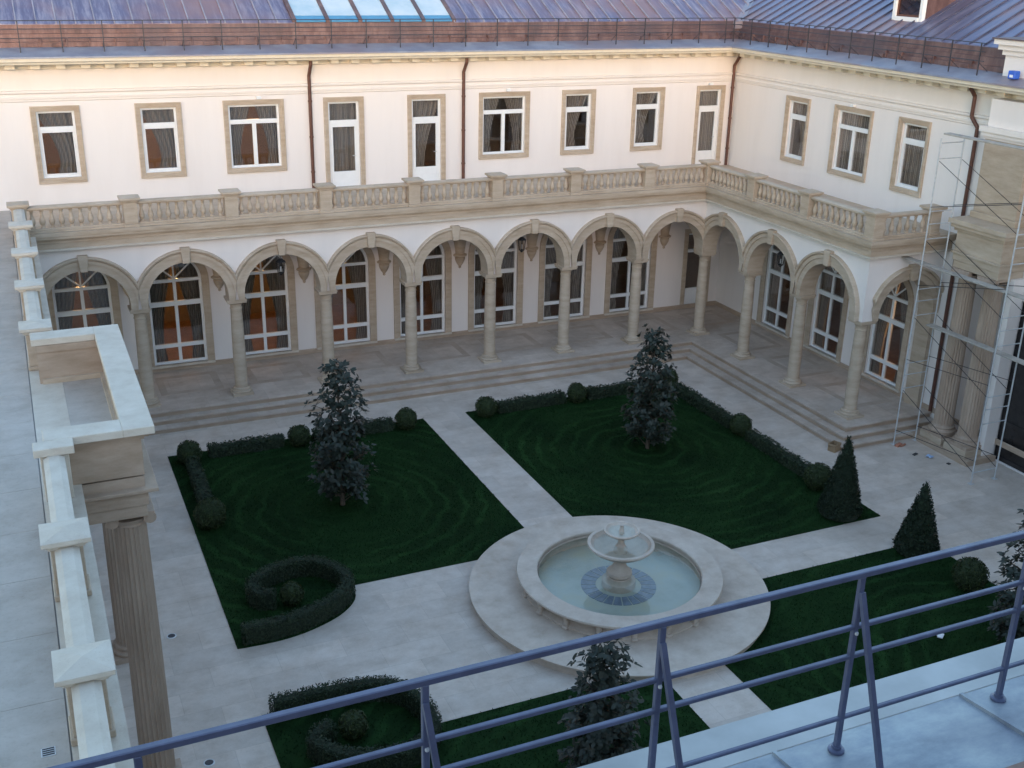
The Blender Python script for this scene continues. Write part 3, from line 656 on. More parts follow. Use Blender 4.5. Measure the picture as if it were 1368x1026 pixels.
# return arch at the loggia's end: built in a child frame turned to face the camera side (world: y = -7.82)
ret = MB(); wall(ret, .252, 2.31, 3.22, 4.97, [(.252, 2.12, 3.22, ZS + .934, True)], 0, .5, 28)
def turn(mb):   # back-wing orientation (u=x) at y=-7.82 -> coordinates of arc_r's frame
    mb.v = [(7.82 - y, x + .25, z) for x, y, z in mb.v]; return mb
turn(ret).build('return_wall', 'stucco', arc_r)
class Cap: pass
_old = MB.build
def build_turn(s, name, mat, parent=None, smooth=False, bevel=0, loc=(0, 0, 0), rz=0): return _old(turn(s), name, mat, parent, smooth, bevel, loc, rz)
MB.build = build_turn; archivolt(arc_r, 1.186, .93, ZS, 1.18, 1.12); MB().box(2.12, 2.31, -.02, .5, .452, 3.22).build('pilaster', 'travertine', arc_r); MB.build = _old

# balcony slab with stone fascia and moulding above both arcades (own thing: it rests on the arcade)
bal = empty('balcony', 'travertine balcony slab with moulded fascia carried by the arcades', 'balcony')
def L2(o, xl=-19.97, xr=2.31, yb=2.49): return [(xl, -.25 - o), (-.25 - o, -.25 - o), (-.25 - o, -7.82 - o), (xr, -7.82 - o), (xr, yb), (xl, yb)]
for nm, o_, z0, z1, mt in (('fillet', .19, 4.972, 5.02, 'travertine_pale'), ('fascia', .15, 5.02, 5.25, 'travertine'), ('fascia', .17, 5.16, 5.17, 'travertine'), ('moulding', .21, 5.25, 5.29, 'travertine'), ('moulding', .27, 5.29, 5.36, 'travertine'), ('floor_slab', .30, 5.36, 5.45, 'travertine')):
    MB().prism(L2(o_), z0, z1).build(nm, mt, bal)

# ------------------------------------------------------------------ balustrades
BAL = MB().lathe([(.055, 0), (.055, .04), (.035, .045), (.035, .06), (.05, .075), (.068, .13), (.072, .17), (.055, .24), (.033, .32), (.028, .36), (.042, .375), (.042, .39), (.03, .40), (.05, .42), (.05, .45)], 12).mesh('baluster', 'travertine', True)
PED = MB().box(-.19, .19, -.19, .19, .0, .07).box(-.165, .165, -.165, .165, .07, .62).mesh('pedestal', 'travertine', bevel=.008)
cp = MB().box(-.19, .19, -.19, .19, .62, .655).box(-.215, .215, -.215, .215, .655, .685).box(-.25, .25, -.25, .25, .685, .74)
cp.add([(-.25, -.25, .74), (.25, -.25, .74), (.25, .25, .74), (-.25, .25, .74), (0, 0, .785)], [(0, 1, 4), (1, 2, 4), (2, 3, 4), (3, 0, 4)])
CAPM = cp.mesh('cap', 'travertine', bevel=.006)
def balustrade(e, peds, n, z=5.45, skip=(), capmat=None, ends=()):
    for i, u in enumerate(peds):
        if i in skip: continue
        o = obj('pedestal', PED, e, (u, 0, z)); obj('cap', CAPM if capmat is None else capmat, o)
    for a, b in zip(peds, peds[1:]):
        a2, b2 = a + .165, b - .165
        MB().box(a2, b2, -.13, .13, z, z + .05).box(a2, b2, -.10, .10, z + .05, z + .10).build('bottom_rail', 'travertine', e, bevel=.006)
        MB().box(a2, b2, -.075, .075, z + .55, z + .58).sweep([(-.125, z + .58), (-.125, z + .62), (-.06, z + .65), (.06, z + .65), (.125, z + .62), (.125, z + .58)], a2, b2).build('handrail', 'travertine' if capmat is None else 'travertine_pale', e)
        k = n if isinstance(n, int) else max(1, int(round((b2 - a2) / n)))
        for j in range(k): obj('baluster', BAL, e, (a2 + (b2 - a2) * (j + .5) / k, 0, z + .10))
e = empty('balustrade', 'travertine balustrade on the long balcony above the eight arch arcade', 'balustrade', (0, -.31, 0)); balustrade(e, [-20.06 + .0] + [-17.5 + 2.5 * i for i in range(7)] + [-.31], 10)
e = empty('balustrade', 'travertine balustrade on the short balcony stepping back to the right wall', 'balustrade', (-.31, 0, 0), R(-90)); balustrade(e, [.31, 2.75, 5.25, 7.88], 10, skip=(0,))
e2 = empty('balustrade', 'short end balustrade of the right balcony beside the scaffold', 'balustrade', (0, -7.88, 0), 0); balustrade(e2, [-.31, 1.55], 6, skip=(0,))
CAPW = CAPM.copy(); CAPW.materials.clear(); CAPW.materials.append(MATS['travertine_pale'])
e = empty('balustrade', 'pale topped balustrade between the left terrace and the arcade', 'balustrade', (-20.06, 0, 0), R(-90)); balustrade(e, [.31, 2.55, 5.10, 7.66, 10.30], 10, skip=(0,), capmat=CAPW)
e = empty('balustrade', 'pale topped balustrade along the left terrace below the foreground railing', 'balustrade', (-20.06, 0, 0), R(-90)); balustrade(e, [15.47, 17.90, 20.44, 22.98, 25.5], 10, skip=(0,), capmat=CAPW)

# ------------------------------------------------------------------ left terrace range
lw = empty('terrace_wing', 'low left range with a pale paved roof terrace', 'building', (-19.98, 0, 0), R(90))
lows = [(-2.6, .76), (-6.6, .76), (-18.8, .76), (-22.4, .76)]
mb = MB(); wall(mb, -27.2, -.95, -.1, 5.0, [(u - r, u + r, .62, Z_SPR + r, True) for u, r in lows], 0, .3); mb.build('wall', 'stucco', lw)
for u, r in lows: place_window(lw, win_lower(r, .62, Z_SPR), u)
MB().box(-27, -1.2, .32, 4, .35, .45).build('room_floor', 'room_floor', lw); MB().box(-27, -1.2, 3.8, 4, .45, 5).build('room_wall', 'room_wall', lw)
for o_, z0, z1 in ((.02, 5.0, 5.25), (.10, 5.25, 5.33), (.20, 5.33, 5.40)): MB().box(-27.2, -.76, -o_, 4.5, z0, z1).build('moulding', 'travertine', lw)
MB().box(-27.2, -.75, -.20, 4.5, 5.40, 5.435).build('terrace_bed', 'concrete', lw)
MB().box(-27.2, -.76, -.21, .27, 5.436, 5.447).build('ledge', 'travertine_pale', lw)
MB().box(-1.4, 2.4, .02, 4.5, 4.9, 5.435).build('terrace_bed', 'concrete', lw)
i = 0
for ix in range(7):
    for iy in range(25):
        y0 = -27.0 + iy * 1.19; x0 = .285 + ix * .6
        if i == 0: slab_me = MB().box(0, 1.184, 0, .594, 0, .014).mesh('paving_slab', 'slab_stone')
        obj('paving_slab', slab_me, lw, (y0, x0, 5.435 + random.uniform(0, .0015))); i += 1
dn = tag(MB().box(-20.50, -20.38, -20.68, -20.56, 5.448, 5.456).build('floor_drain', 'steel_pale'), 'small square metal drain cover in the terrace paving', 'drain')
for k in range(4): MB().box(-20.49, -20.39, -20.668 + k * .028, -20.654 + k * .028, 5.456, 5.459).build('slot', 'steel_black', dn)

# ------------------------------------------------------------------ giant order porticos
def giant_column(parent, x, y, z0, z1, rad=.25):
    def fl(r, a, z): return r - .030 * rad / .25 * (abs(math.sin(a * 11)) ** .6) * 1.0 if zz0 < z < zz1 else r
    zz0, zz1 = z0 + .30, z1 - .26
    sh = MB().lathe([(rad * 1.02, z0 + .26), (rad, z0 + .301)] + [(rad * (1 - .13 * t_ ** 1.8), z0 + .302 + (z1 - .262 - z0 - .302) * t_) for t_ in (0, .25, .5, .75, 1)] + [(rad * .87, z1 - .24), (rad * .87, z1 - .2)], 88, rf=fl)
    o = sh.build('column', 'column_stone', parent, True, loc=(x, y, 0))
    MB().box(-rad * 1.42, rad * 1.42, -rad * 1.42, rad * 1.42, z0, z0 + .09).lathe([(rad * 1.38, z0 + .09), (rad * 1.42, z0 + .125), (rad * 1.36, z0 + .155), (rad * 1.18, z0 + .17), (rad * 1.15, z0 + .195), (rad * 1.22, z0 + .225), (rad * 1.16, z0 + .255), (rad * 1.02, z0 + .262)], 32).build('base', 'column_stone', o, True)
    c = MB().lathe([(rad * .88, z1 - .20), (rad * .98, z1 - .17), (rad * 1.1, z1 - .12)], 32).box(-rad * 1.25, rad * 1.25, -rad * 1.18, rad * 1.18, z1 - .06, z1 - .002)
    for sx in (-1, 1):     # scroll volutes
        for (rr, dz, wv) in ((.088, -.10, rad * 1.10), (.05, -.10, rad * 1.14)):
            cx = sx * rad * 1.0; n = 16
            V = [(cx + rr * math.cos(2 * PI * i / n), sgn * wv, z1 + dz + rr * math.sin(2 * PI * i / n)) for sgn in (-1, 1) for i in range(n)]
            c.add(V, [tuple(range(n - 1, -1, -1)), tuple(range(n, 2 * n))] + [(i, (i + 1) % n, n + (i + 1) % n, n + i) for i in range(n)])
    c.build('capital', 'column_stone', o, True)
lp = empty('portico', 'projecting travertine portico with pale coping on tall fluted columns at the left terrace', 'portico')
for y in (-10.95, -14.72): giant_column(lp, -19.20, y, 0.0, 4.80)
YA, YB = -15.28, -10.88
for (nm, ox, oy, z0, z1) in (('architrave', 0, 0, 4.80, 4.98), ('architrave', .03, .03, 4.98, 5.18), ('cornice', .08, .08, 5.18, 5.22), ('cornice', .16, .16, 5.22, 5.27)):
    MB().box(-19.97, -18.98 + ox, YA + .15 - oy, YB - .15 + oy, z0, z1).build(nm, 'plinth_stone', lp, bevel=.006)
MB().box(-20.0, -18.98, -15.17, -10.99, 5.27, 5.42).build('frieze', 'plinth_stone', lp)
MB().box(-20.02, -19.13, -15.05, -11.10, 5.42, 5.444).build('floor', 'slab_stone', lp)
def ringrect(mb, x0, x1, y0, y1, t_, z0, z1, tl=0.): # U open to the terrace
    mb.box(x1 - t_, x1, y0, y1, z0, z1); mb.box(x0, x1 - t_, y0, y0 + t_, z0, z1); mb.box(x0, x1 - t_, y1 - t_, y1, z0, z1); return mb
ringrect(MB(), -20.10, -18.97, -15.18, -10.98, .17, 5.447, 5.98).build('parapet', 'plinth_stone', lp)
ringrect(MB(), -20.10, -18.93, -15.22, -10.94, .25, 5.98, 6.03).build('moulding', 'plinth_stone', lp)
ringrect(MB(), -20.10, -18.88, -15.27, -10.88, .31, 6.03, 6.09).build('moulding', 'plinth_stone', lp)
ringrect(MB(), -20.16, -18.80, -15.36, -10.77, .40, 6.09, 6.20).build('coping', 'travertine_pale', lp, bevel=.008)
MB().box(-20.22, -19.88, -15.56, -15.365, 5.447, 6.09).box(-20.29, -19.81, -15.63, -15.361, 6.09, 6.20).build('pedestal', 'travertine_pale', lp, bevel=.008)
ringrect(MB(), -20.06, -19.14, -15.009, -11.151, .05, 5.447, 5.53).build('skirting', 'travertine', lp)

rp = empty('portico', 'travertine portico of paired fluted columns behind the scaffold at the right range', 'portico')
MB().box(1.30, 2.30, -10.62, -8.46, -.02, .16).build('stylobate', 'plinth_stone', rp, bevel=.01)
for y in (-9.22, -10.08):
    MB().box(1.36, 2.14, y - .38, y + .38, .16, .34).build('plinth', 'travertine', rp, bevel=.01); giant_column(rp, 1.74, y, .34, 4.86)
for (nm, o_, z0, z1) in (('architrave', 0, 4.862, 5.05), ('architrave', .03, 5.05, 5.22), ('moulding', .07, 5.22, 5.28), ('entablature', .02, 5.28, 5.80), ('cornice', .08, 5.80, 5.88), ('cornice', .15, 5.88, 5.98), ('cornice', .20, 5.98, 6.10)):
    MB().box(1.46 - o_, 2.30, -10.38 - o_, -8.92 + o_, z0, z1).build(nm, 'travertine', rp, bevel=.006)
MB().box(1.86, 2.31, -10.25, -8.80, 6.10, 6.26).box(1.90, 2.31, -10.20, -8.85, 6.26, 8.05).build('attic_pilaster', 'travertine', rp, bevel=.01)
MB().box(1.95, 2.31, -9.72, -9.42, 6.3, 8.0).build('panel', 'travertine_brown', rp)
for o_, z0, z1 in ((.0, 8.05, 8.12), (.05, 8.12, 8.22), (.10, 8.22, 8.35)): MB().box(1.88 - o_, 2.31, -12, -8.82 + o_, z0, z1).build('moulding', 'stucco_cream', rp)
MB().box(1.92, 2.31, -12, -8.85, 8.35, 9.0).build('frieze_block', 'stucco', rp)
MB().box(1.92, 2.30, -10.50, -10.30, .161, 4.858).build('jamb', 'stucco', rp)
for y in (-15.1, -15.96):
    MB().box(1.36, 2.14, y - .38, y + .38, .0, .34).build('plinth', 'travertine', rp, bevel=.01); giant_column(rp, 1.74, y, .34, 4.86)
for (nm, o_, z0, z1) in (('architrave', 0, 4.862, 5.22), ('entablature', .02, 5.22, 5.80), ('cornice', .15, 5.80, 6.10)):
    MB().box(1.46 - o_, 2.30, -16.24 - o_, -14.82 + o_, z0, z1).build(nm, 'travertine', rp, bevel=.006)
# dark glazed entrance behind the portico (part of the right wing)
gd = ringbox(MB(), 10.47, 14.73, .02, 4.28, .12, .06, .20); gd.box(12.55, 12.65, .06, .2, .14, 4.16); gd.box(10.59, 14.61, .07, .19, 1.0, 1.12)
gdo = gd.build('entrance_door', 'door_dark', right, bevel=.006)
for a, b in ((10.59, 12.55), (12.65, 14.61)):
    for z0, z1 in ((.14, 1.0), (1.12, 4.16)): MB().box(a, b, .11, .13, z0, z1).build('pane', 'door_dark', gdo)
# attic block rising through the eave above the right portico
pb = MB().box(2.10, 3.0, -14, -8.86, 9.47, 10.02).build('attic_block', 'stucco', rp)
for o_, z0, z1 in ((.06, 10.02, 10.14), (.14, 10.14, 10.26), (.22, 10.26, 10.38)): MB().box(2.10 - o_, 3.0 + o_, -14, -8.86 + o_, z0, z1).build('attic_cornice', 'stucco', rp)
MB().box(1.84, 3.3, -14, -8.60, 10.38, 10.41).build('attic_cap', 'copper_brown', rp)

# ------------------------------------------------------------------ metal railings on the eaves
def eave_rail(parent_label, loc, rz, u0, u1, v, step, z0=9.44, zt=10.25, group=None):
    e = empty('roof_railing', parent_label, 'railing', loc, rz)
    u = u0; me = MB().box(-.012, .012, -.012, .012, z0, zt).mesh('post', 'rail_dark'); ft = MB().box(-.05, .05, -.05, .05, z0 - .01, z0 + .012).mesh('foot', 'rail_dark')
    br = MB().tube((0, 0, z0 + .35), (0, .34, z0 + .12), .008).mesh('brace', 'rail_dark')
    while u <= u1 + .01:
        o = obj('post', me, e, (u, v, 0)); obj('foot', ft, o); obj('brace', br, o); u += step
    for z in (zt, zt - .20, zt - .42): MB().tube((u0 - .1, v, z), (u1 + .1, v, z), .011, 6).build('rail', 'rail_dark', e)
    return e
eave_rail('dark metal eave railing along the roof of the long back range', (0, 2.5, 0), 0, -25.5, 2.0, -.42, 1.0)
eave_rail('dark metal eave railing along the roof of the right range', (2.32, 0, 0), R(-90), -2.2, 8.3, -.42, .95)

# ------------------------------------------------------------------ near range under the camera: eave, roof, railing
fw = empty('front_wing', 'near palace range seen as a pale metal eave below the railing', 'building', (0, -27.45, 0), R(180))
mb = MB(); wall(mb, -3, 60, -.1, 9.0, [], 0, .3); mb.build('wall', 'stucco', fw)  # wall, cornice and roof lengthened unseen to the left to block low sun
MB().sweep([(0, 9.02), (-.05, 9.04), (-.05, 9.17), (-.60, 9.20), (-.62, 9.24), (-.68, 9.36), (.3, 9.36), (.3, 9.02)], -3, 60).build('cornice', 'cream_moulding', fw)
MB().sweep([(-.75, 9.362), (-.75, 9.40), (-.54, 9.40), (-.54, 9.362)], -3, 27).build('coping', 'coping_white', fw, bevel=.006)
us = [16.05 + .89 * k for k in range(-14, 9)]
for u in us:     # flashing sheets with a folded seam between neighbours
    mb = MB(); V0, V1 = -.538, -.095; w_ = .875
    nx, ny = 8, 5; V = []; F = []
    for j in range(ny + 1):
        for i in range(nx + 1): V.append((u + w_ * i / nx, V0 + (V1 - V0) * j / ny, 9.402 + .05 * j / ny + (random.uniform(-.004, .004) if 0 < i < nx and 0 < j < ny else 0)))
    for j in range(ny):
        for i in range(nx): a = j * (nx + 1) + i; F.append((a, a + 1, a + nx + 2, a + nx + 1))
    mb.add(V, F).build('flashing_sheet', 'roof_near', fw, True)
    MB().add([(u - .014, -.536, 9.400), (u + .002, -.536, 9.400), (u + .002, -.536, 9.414), (u - .014, -.536, 9.414), (u - .014, -.10, 9.452), (u + .002, -.10, 9.452), (u + .002, -.10, 9.470), (u - .014, -.10, 9.470)],
             [(0, 1, 2, 3), (7, 6, 5, 4), (0, 4, 5, 1), (1, 5, 6, 2), (2, 6, 7, 3), (3, 7, 4, 0)]).build('seam', 'roof_near', fw)
MB().sweep([(-.10, 9.38), (-.09, 9.48), (-.05, 9.50), (6.0, 12.6), (11, 10.2), (11, 9.4), (.3, 9.4)], -3, 60).build('roof', 'copper_brown', fw)  # unseen left stretch added to shade the back range's left end
fr = empty('metal_railing', 'blue grey tubular steel railing with splayed stays on the near roof edge', 'railing', (0, -27.0, 0))
xs = [-18.40 + .785 * k for k in range(-4, 8)]
for z, hh in ((10.15, .0115), (9.94, .0088), (9.82, .0088), (9.56, .008)):
    MB().box(xs[0], xs[-1], -hh, hh, z - hh * 1.0, z + hh * 1.0).build('rail', 'rail_paint', fr, bevel=.003)
pm = MB().box(-.0105, .0105, -.0105, .0105, 9.425, 10.14).mesh('post', 'rail_paint', bevel=.003); fm = MB().lathe([(.030, 9.415), (.030, 9.424), (.018, 9.428), (.018, 9.44)], 16).mesh('foot', 'rail_paint')
sm = MB().tube((-.004, -.013, 10.085), (.05, -.17, 9.445), .0092, sq=True).mesh('stay', 'rail_paint'); bm_ = MB().lathe([(.006, -.01), (.007, -.005), (.006, 0)], 10).mesh('bolt', 'steel_pale')
for x in xs:
    o = obj('post', pm, fr, (x, 0, 0)); obj('foot', fm, o); obj('stay', sm, fr, (x, 0, 0)); obj('bolt', bm_, o, (0, -.013, 9.925))

# ------------------------------------------------------------------ fountain
fo = empty('fountain', 'round two tiered travertine fountain with a wide basin on a stone disc', 'fountain', (FC[0], FC[1], 0))
fo.location.z = 0
MB().lathe([(2.94, -.02), (2.94, .14), (2.98, .145), (3.01, .17), (3.01, .20)], 128).build('disc', 'fountain_stone', fo, True)
MB().lathe([(1.93, .202), (1.93, .25), (1.86, .27), (1.82, .32), (1.83, .38), (1.89, .43), (1.94, .46), (1.94, .475), (1.70, .475), (1.70, .202)], 128, cap=False).build('basin', 'fountain_stone', fo, True)
MB().lathe([(1.98, .476), (2.04, .50), (2.065, .53), (2.055, .56), (1.66, .56), (1.645, .545), (1.645, .50), (1.68, .476)], 128, cap=False).build('rim', 'fountain_stone', fo, True)
MB().lathe([(1.62, .476), (1.62, .445), (1.66, .44), (1.66, .476)], 128, cap=False).build('inner_moulding', 'fountain_stone', fo, True)
bk = MB().box(-.05, .05, 1.80, 1.99, .40, .474).box(-.05, .05, 1.86, 1.95, .25, .40).box(-.065, .065, 1.86, 1.99, .203, .26).mesh('bracket', 'fountain_stone', bevel=.015)
for k in range(18): obj('bracket', bk, fo, (0, 0, 0), 2 * PI * k / 18)
MB().lathe([(1.699, .203), (1.699, .215)], 96).build('pool_floor', 'pool_tile', fo)
nt_ = 24; ang = 2 * PI / nt_
def sector(r0, r1, z0, z1, g=.012):
    V = []; n = 5
    for z in (z0, z1):
        for r in (r0, r1):
            for i in range(n): a = -ang / 2 + g / r + (ang - 2 * g / r) * i / (n - 1); V.append((r * math.cos(a), r * math.sin(a), z))
    F = []
    for i in range(n - 1): F += [(2 * n + i, 3 * n + i, 3 * n + i + 1, 2 * n + i + 1), (i, i + 1, 2 * n + i + 1, 2 * n + i), (n + i, 3 * n + i, 3 * n + i + 1, n + i + 1)]
    F += [(0, 2 * n, 3 * n, n), (n - 1, 2 * n - 1, 4 * n - 1, 3 * n - 1)]
    return MB().add(V, F)
tm = sector(.46, .76, .216, .224).mesh('mosaic_tile', 'mosaic_blue')
for k in range(nt_): obj('mosaic_tile', tm, fo, (0, 0, 0), ang * k)
MB().add([(1.69 * math.cos(2 * PI * i / 96), 1.69 * math.sin(2 * PI * i / 96), .43) for i in range(96)], [tuple(range(96))]).build('water', 'water', fo)
MB().lathe([(.34, .216), (.34, .36), (.30, .40), (.22, .44), (.26, .50), (.25, .56), (.17, .62), (.125, .72), (.12, .80), (.15, .88), (.16, .90)], 40).build('pedestal', 'fountain_stone', fo, True)
MB().lathe([(.15, .90), (.30, .93), (.48, 1.00), (.60, 1.08), (.645, 1.12), (.67, 1.15), (.665, 1.185), (.60, 1.185), (.585, 1.15), (.48, 1.07), (.25, 1.0), (.06, .98)], 64).build('lower_bowl', 'fountain_stone', fo, True)
MB().add([(.54 * math.cos(2 * PI * i / 48), .54 * math.sin(2 * PI * i / 48), 1.125) for i in range(48)], [tuple(range(48))]).build('water', 'water', fo)
MB().lathe([(.14, .985), (.13, 1.08), (.09, 1.14), (.065, 1.2), (.06, 1.28), (.085, 1.34)], 28).build('stem', 'fountain_stone', fo, True)
MB().lathe([(.08, 1.34), (.18, 1.36), (.29, 1.40), (.345, 1.44), (.365, 1.46), (.36, 1.485), (.315, 1.485), (.30, 1.46), (.18, 1.40), (.04, 1.39)], 48).build('upper_bowl', 'fountain_stone', fo, True)
MB().add([(.265 * math.cos(2 * PI * i / 40), .265 * math.sin(2 * PI * i / 40), 1.445) for i in range(40)], [tuple(range(40))]).build('water', 'water', fo)
MB().lathe([(.06, 1.40), (.05, 1.47), (.035, 1.50), (.035, 1.56), (.045, 1.57), (.045, 1.585)], 20).build('nozzle', 'fountain_stone', fo, True)

# ------------------------------------------------------------------ planting
def leaf_cards(P, N, size, mat, name, parent, flat=.55, aspect=1.6):
    """small leaf-shaped quads at points P facing roughly along N"""
    n = len(P); D = N * flat + rng.normal(0, .6, (n, 3)); D /= np.linalg.norm(D, axis=1)[:, None]
    A = np.cross(D, rng.normal(0, 1, (n, 3))); A /= np.linalg.norm(A, axis=1)[:, None]; B = np.cross(D, A)
    s = size * rng.uniform(.7, 1.3, n)[:, None]; V = np.stack([P - A * s * aspect, P - B * s * .55, P + A * s * aspect, P + B * s * .55], 1).reshape(-1, 3)
    return obj(name, npmesh(name, V, np.arange(4 * n).reshape(-1, 4), mat), parent)
def hedge_path(path, wd, h, name, label, group, leaf='hedge_leaf', dens=900, wob=.03, taper=False):
    P = np.array(path, float); seg = np.linalg.norm(np.diff(P, axis=0), axis=1); Ls = np.r_[0, np.cumsum(seg)]; L = Ls[-1]
    e = empty(name, label, 'hedge', (P[len(P) // 2][0], P[len(P) // 2][1], .02), 0, group); o0 = np.array([e.location.x, e.location.y, 0.0])
    def at(s):
        x = np.interp(s, Ls, P[:, 0]); y = np.interp(s, Ls, P[:, 1]); d_ = .02
        tx = np.interp(s + d_, Ls, P[:, 0]) - np.interp(s - d_, Ls, P[:, 0]); ty = np.interp(s + d_, Ls, P[:, 1]) - np.interp(s - d_, Ls, P[:, 1]); q = np.hypot(tx, ty) + 1e-9
        return x, y, -ty / q, tx / q
    m_ = max(3, int(L / .12)); V = []; F = []; cw, ch = wd / 2 - .03, h - .03
    for i in range(m_ + 1):
        x, y, nx, ny = at(np.array(L * i / m_ * .98 + .01 * L)); zz = ch + random.uniform(-wob, wob) * .7
        for sx, z in ((-1, -.02), (-1.0, zz * .85), (-.72, zz), (.72, zz), (1.0, zz * .85), (1, -.02)): V.append((x + nx * sx * cw - o0[0], y + ny * sx * cw - o0[1], z))
    for i in range(m_):
        for k in range(5): a = i * 6 + k; F.append((a, a + 1, a + 7, a + 6))
    F += [tuple(range(6)), tuple(range(m_ * 6 + 5, m_ * 6 - 1, -1))]
    MB().add(V, F).build('inner_branches', 'hedge_core', e)
    per = 2 * h + wd; n = int(L * per * dens); s = rng.uniform(0, L, n); c = rng.uniform(0, per, n)
    x, y, nx, ny = at(s); left = c < h; top = (c >= h) & (c < h + wd); lat = np.where(left, -wd / 2, np.where(top, c - h - wd / 2, wd / 2)); z = np.where(left, c, np.where(top, h, per - c))
    rnd = np.abs(lat) > wd / 2 - .04; z = np.where(top & rnd, z - .02, z)
    wave = wob * (np.sin(s * 5.1 + P[0, 0]) * .6 + np.sin(s * 13.7) * .4); z = z * (1 + wave / h)
    Pt = np.c_[x + nx * lat - o0[0], y + ny * lat - o0[1], z] + rng.normal(0, .014, (n, 3)); Pt[:, 2] = np.maximum(Pt[:, 2], .012)
    N = np.c_[np.where(top, 0, np.sign(lat) * nx), np.where(top, 0, np.sign(lat) * ny), np.where(top, 1, .25)]
    # end caps
    k = int(wd * h * dens * 2); sd = rng.integers(0, 2, k); ss = np.where(sd == 0, 0, L); x, y, nx, ny = at(ss); lt = rng.uniform(-wd / 2, wd / 2, k)
    Pc = np.c_[x + nx * lt - o0[0], y + ny * lt - o0[1], rng.uniform(.02, h, k)] + rng.normal(0, .014, (k, 3)); Nc = np.c_[np.where(sd == 0, -ny, ny), np.where(sd == 0, nx, -nx), np.zeros(k)]
    leaf_cards(np.r_[Pt, Pc], np.r_[N, Nc], .024 if dens < 1200 else .017, leaf, 'foliage', e, flat=1.5)
    return e
def ball(x, y, r, label, group):
    e = empty('ball_topiary', label, 'shrub', (x, y, .02), 0, group)
    ph = random.uniform(0, 6)
    def rad(D): return r * (1 + .035 * np.sin(D[:, 0] * 5 + ph) + .03 * np.sin(D[:, 1] * 6 + D[:, 2] * 4 + ph))
    MB().lathe([(r * .93 * math.sin(PI * j / 12) + .002, r * .96 - r * .93 * math.cos(PI * j / 12)) for j in range(13)], 20).build('inner_branches', 'ball_core', e, True)
    n = int(4 * PI * r * r * 1100); D = rng.normal(0, 1, (n, 3)); D /= np.linalg.norm(D, axis=1)[:, None]; P = D * rad(D)[:, None] * rng.normal(1.0, .035, n)[:, None] + np.array([0, 0, r * .96]); k = P[:, 2] > .01
    leaf_cards(P[k], D[k], .021, 'ball_leaf', 'foliage', e)
    MB().lathe([(.03, -.02), (.03, .12)], 8).build('trunk', 'bark', e)
def cone(x, y, r, h, label):
    e = empty('cone_topiary', label, 'shrub', (x, y, .02), 0, 'clipped cone shrubs')
    MB().lathe([(r * .90, .03), (r * .93, .12), (r * .5, h * .5), (.03, h * .95)], 24).build('inner_branches', 'hedge_core', e, True)
    n = int(PI * r * math.hypot(r, h) * 1700); t_ = 1 - np.sqrt(rng.uniform(0, 1, n)); a = rng.uniform(0, 2 * PI, n)
    rr = r * (1 - t_) ** .92 * (1 + .035 * np.sin(a * 3 + x) + .03 * np.sin(t_ * 30 + a * 2)) * np.clip(.75 + t_ * 5, 0, 1) + .012; P = np.c_[rr * np.cos(a), rr * np.sin(a), .03 + t_ * (h - .03)] + rng.normal(0, .016, (n, 3)); P[:, 2] = np.maximum(P[:, 2], .015)
    leaf_cards(P, np.c_[np.cos(a), np.sin(a), np.full(n, .25)], .022, 'cone_leaf', 'foliage', e)
    MB().lathe([(.04, -.02), (.04, .15)], 8).build('trunk', 'bark', e)
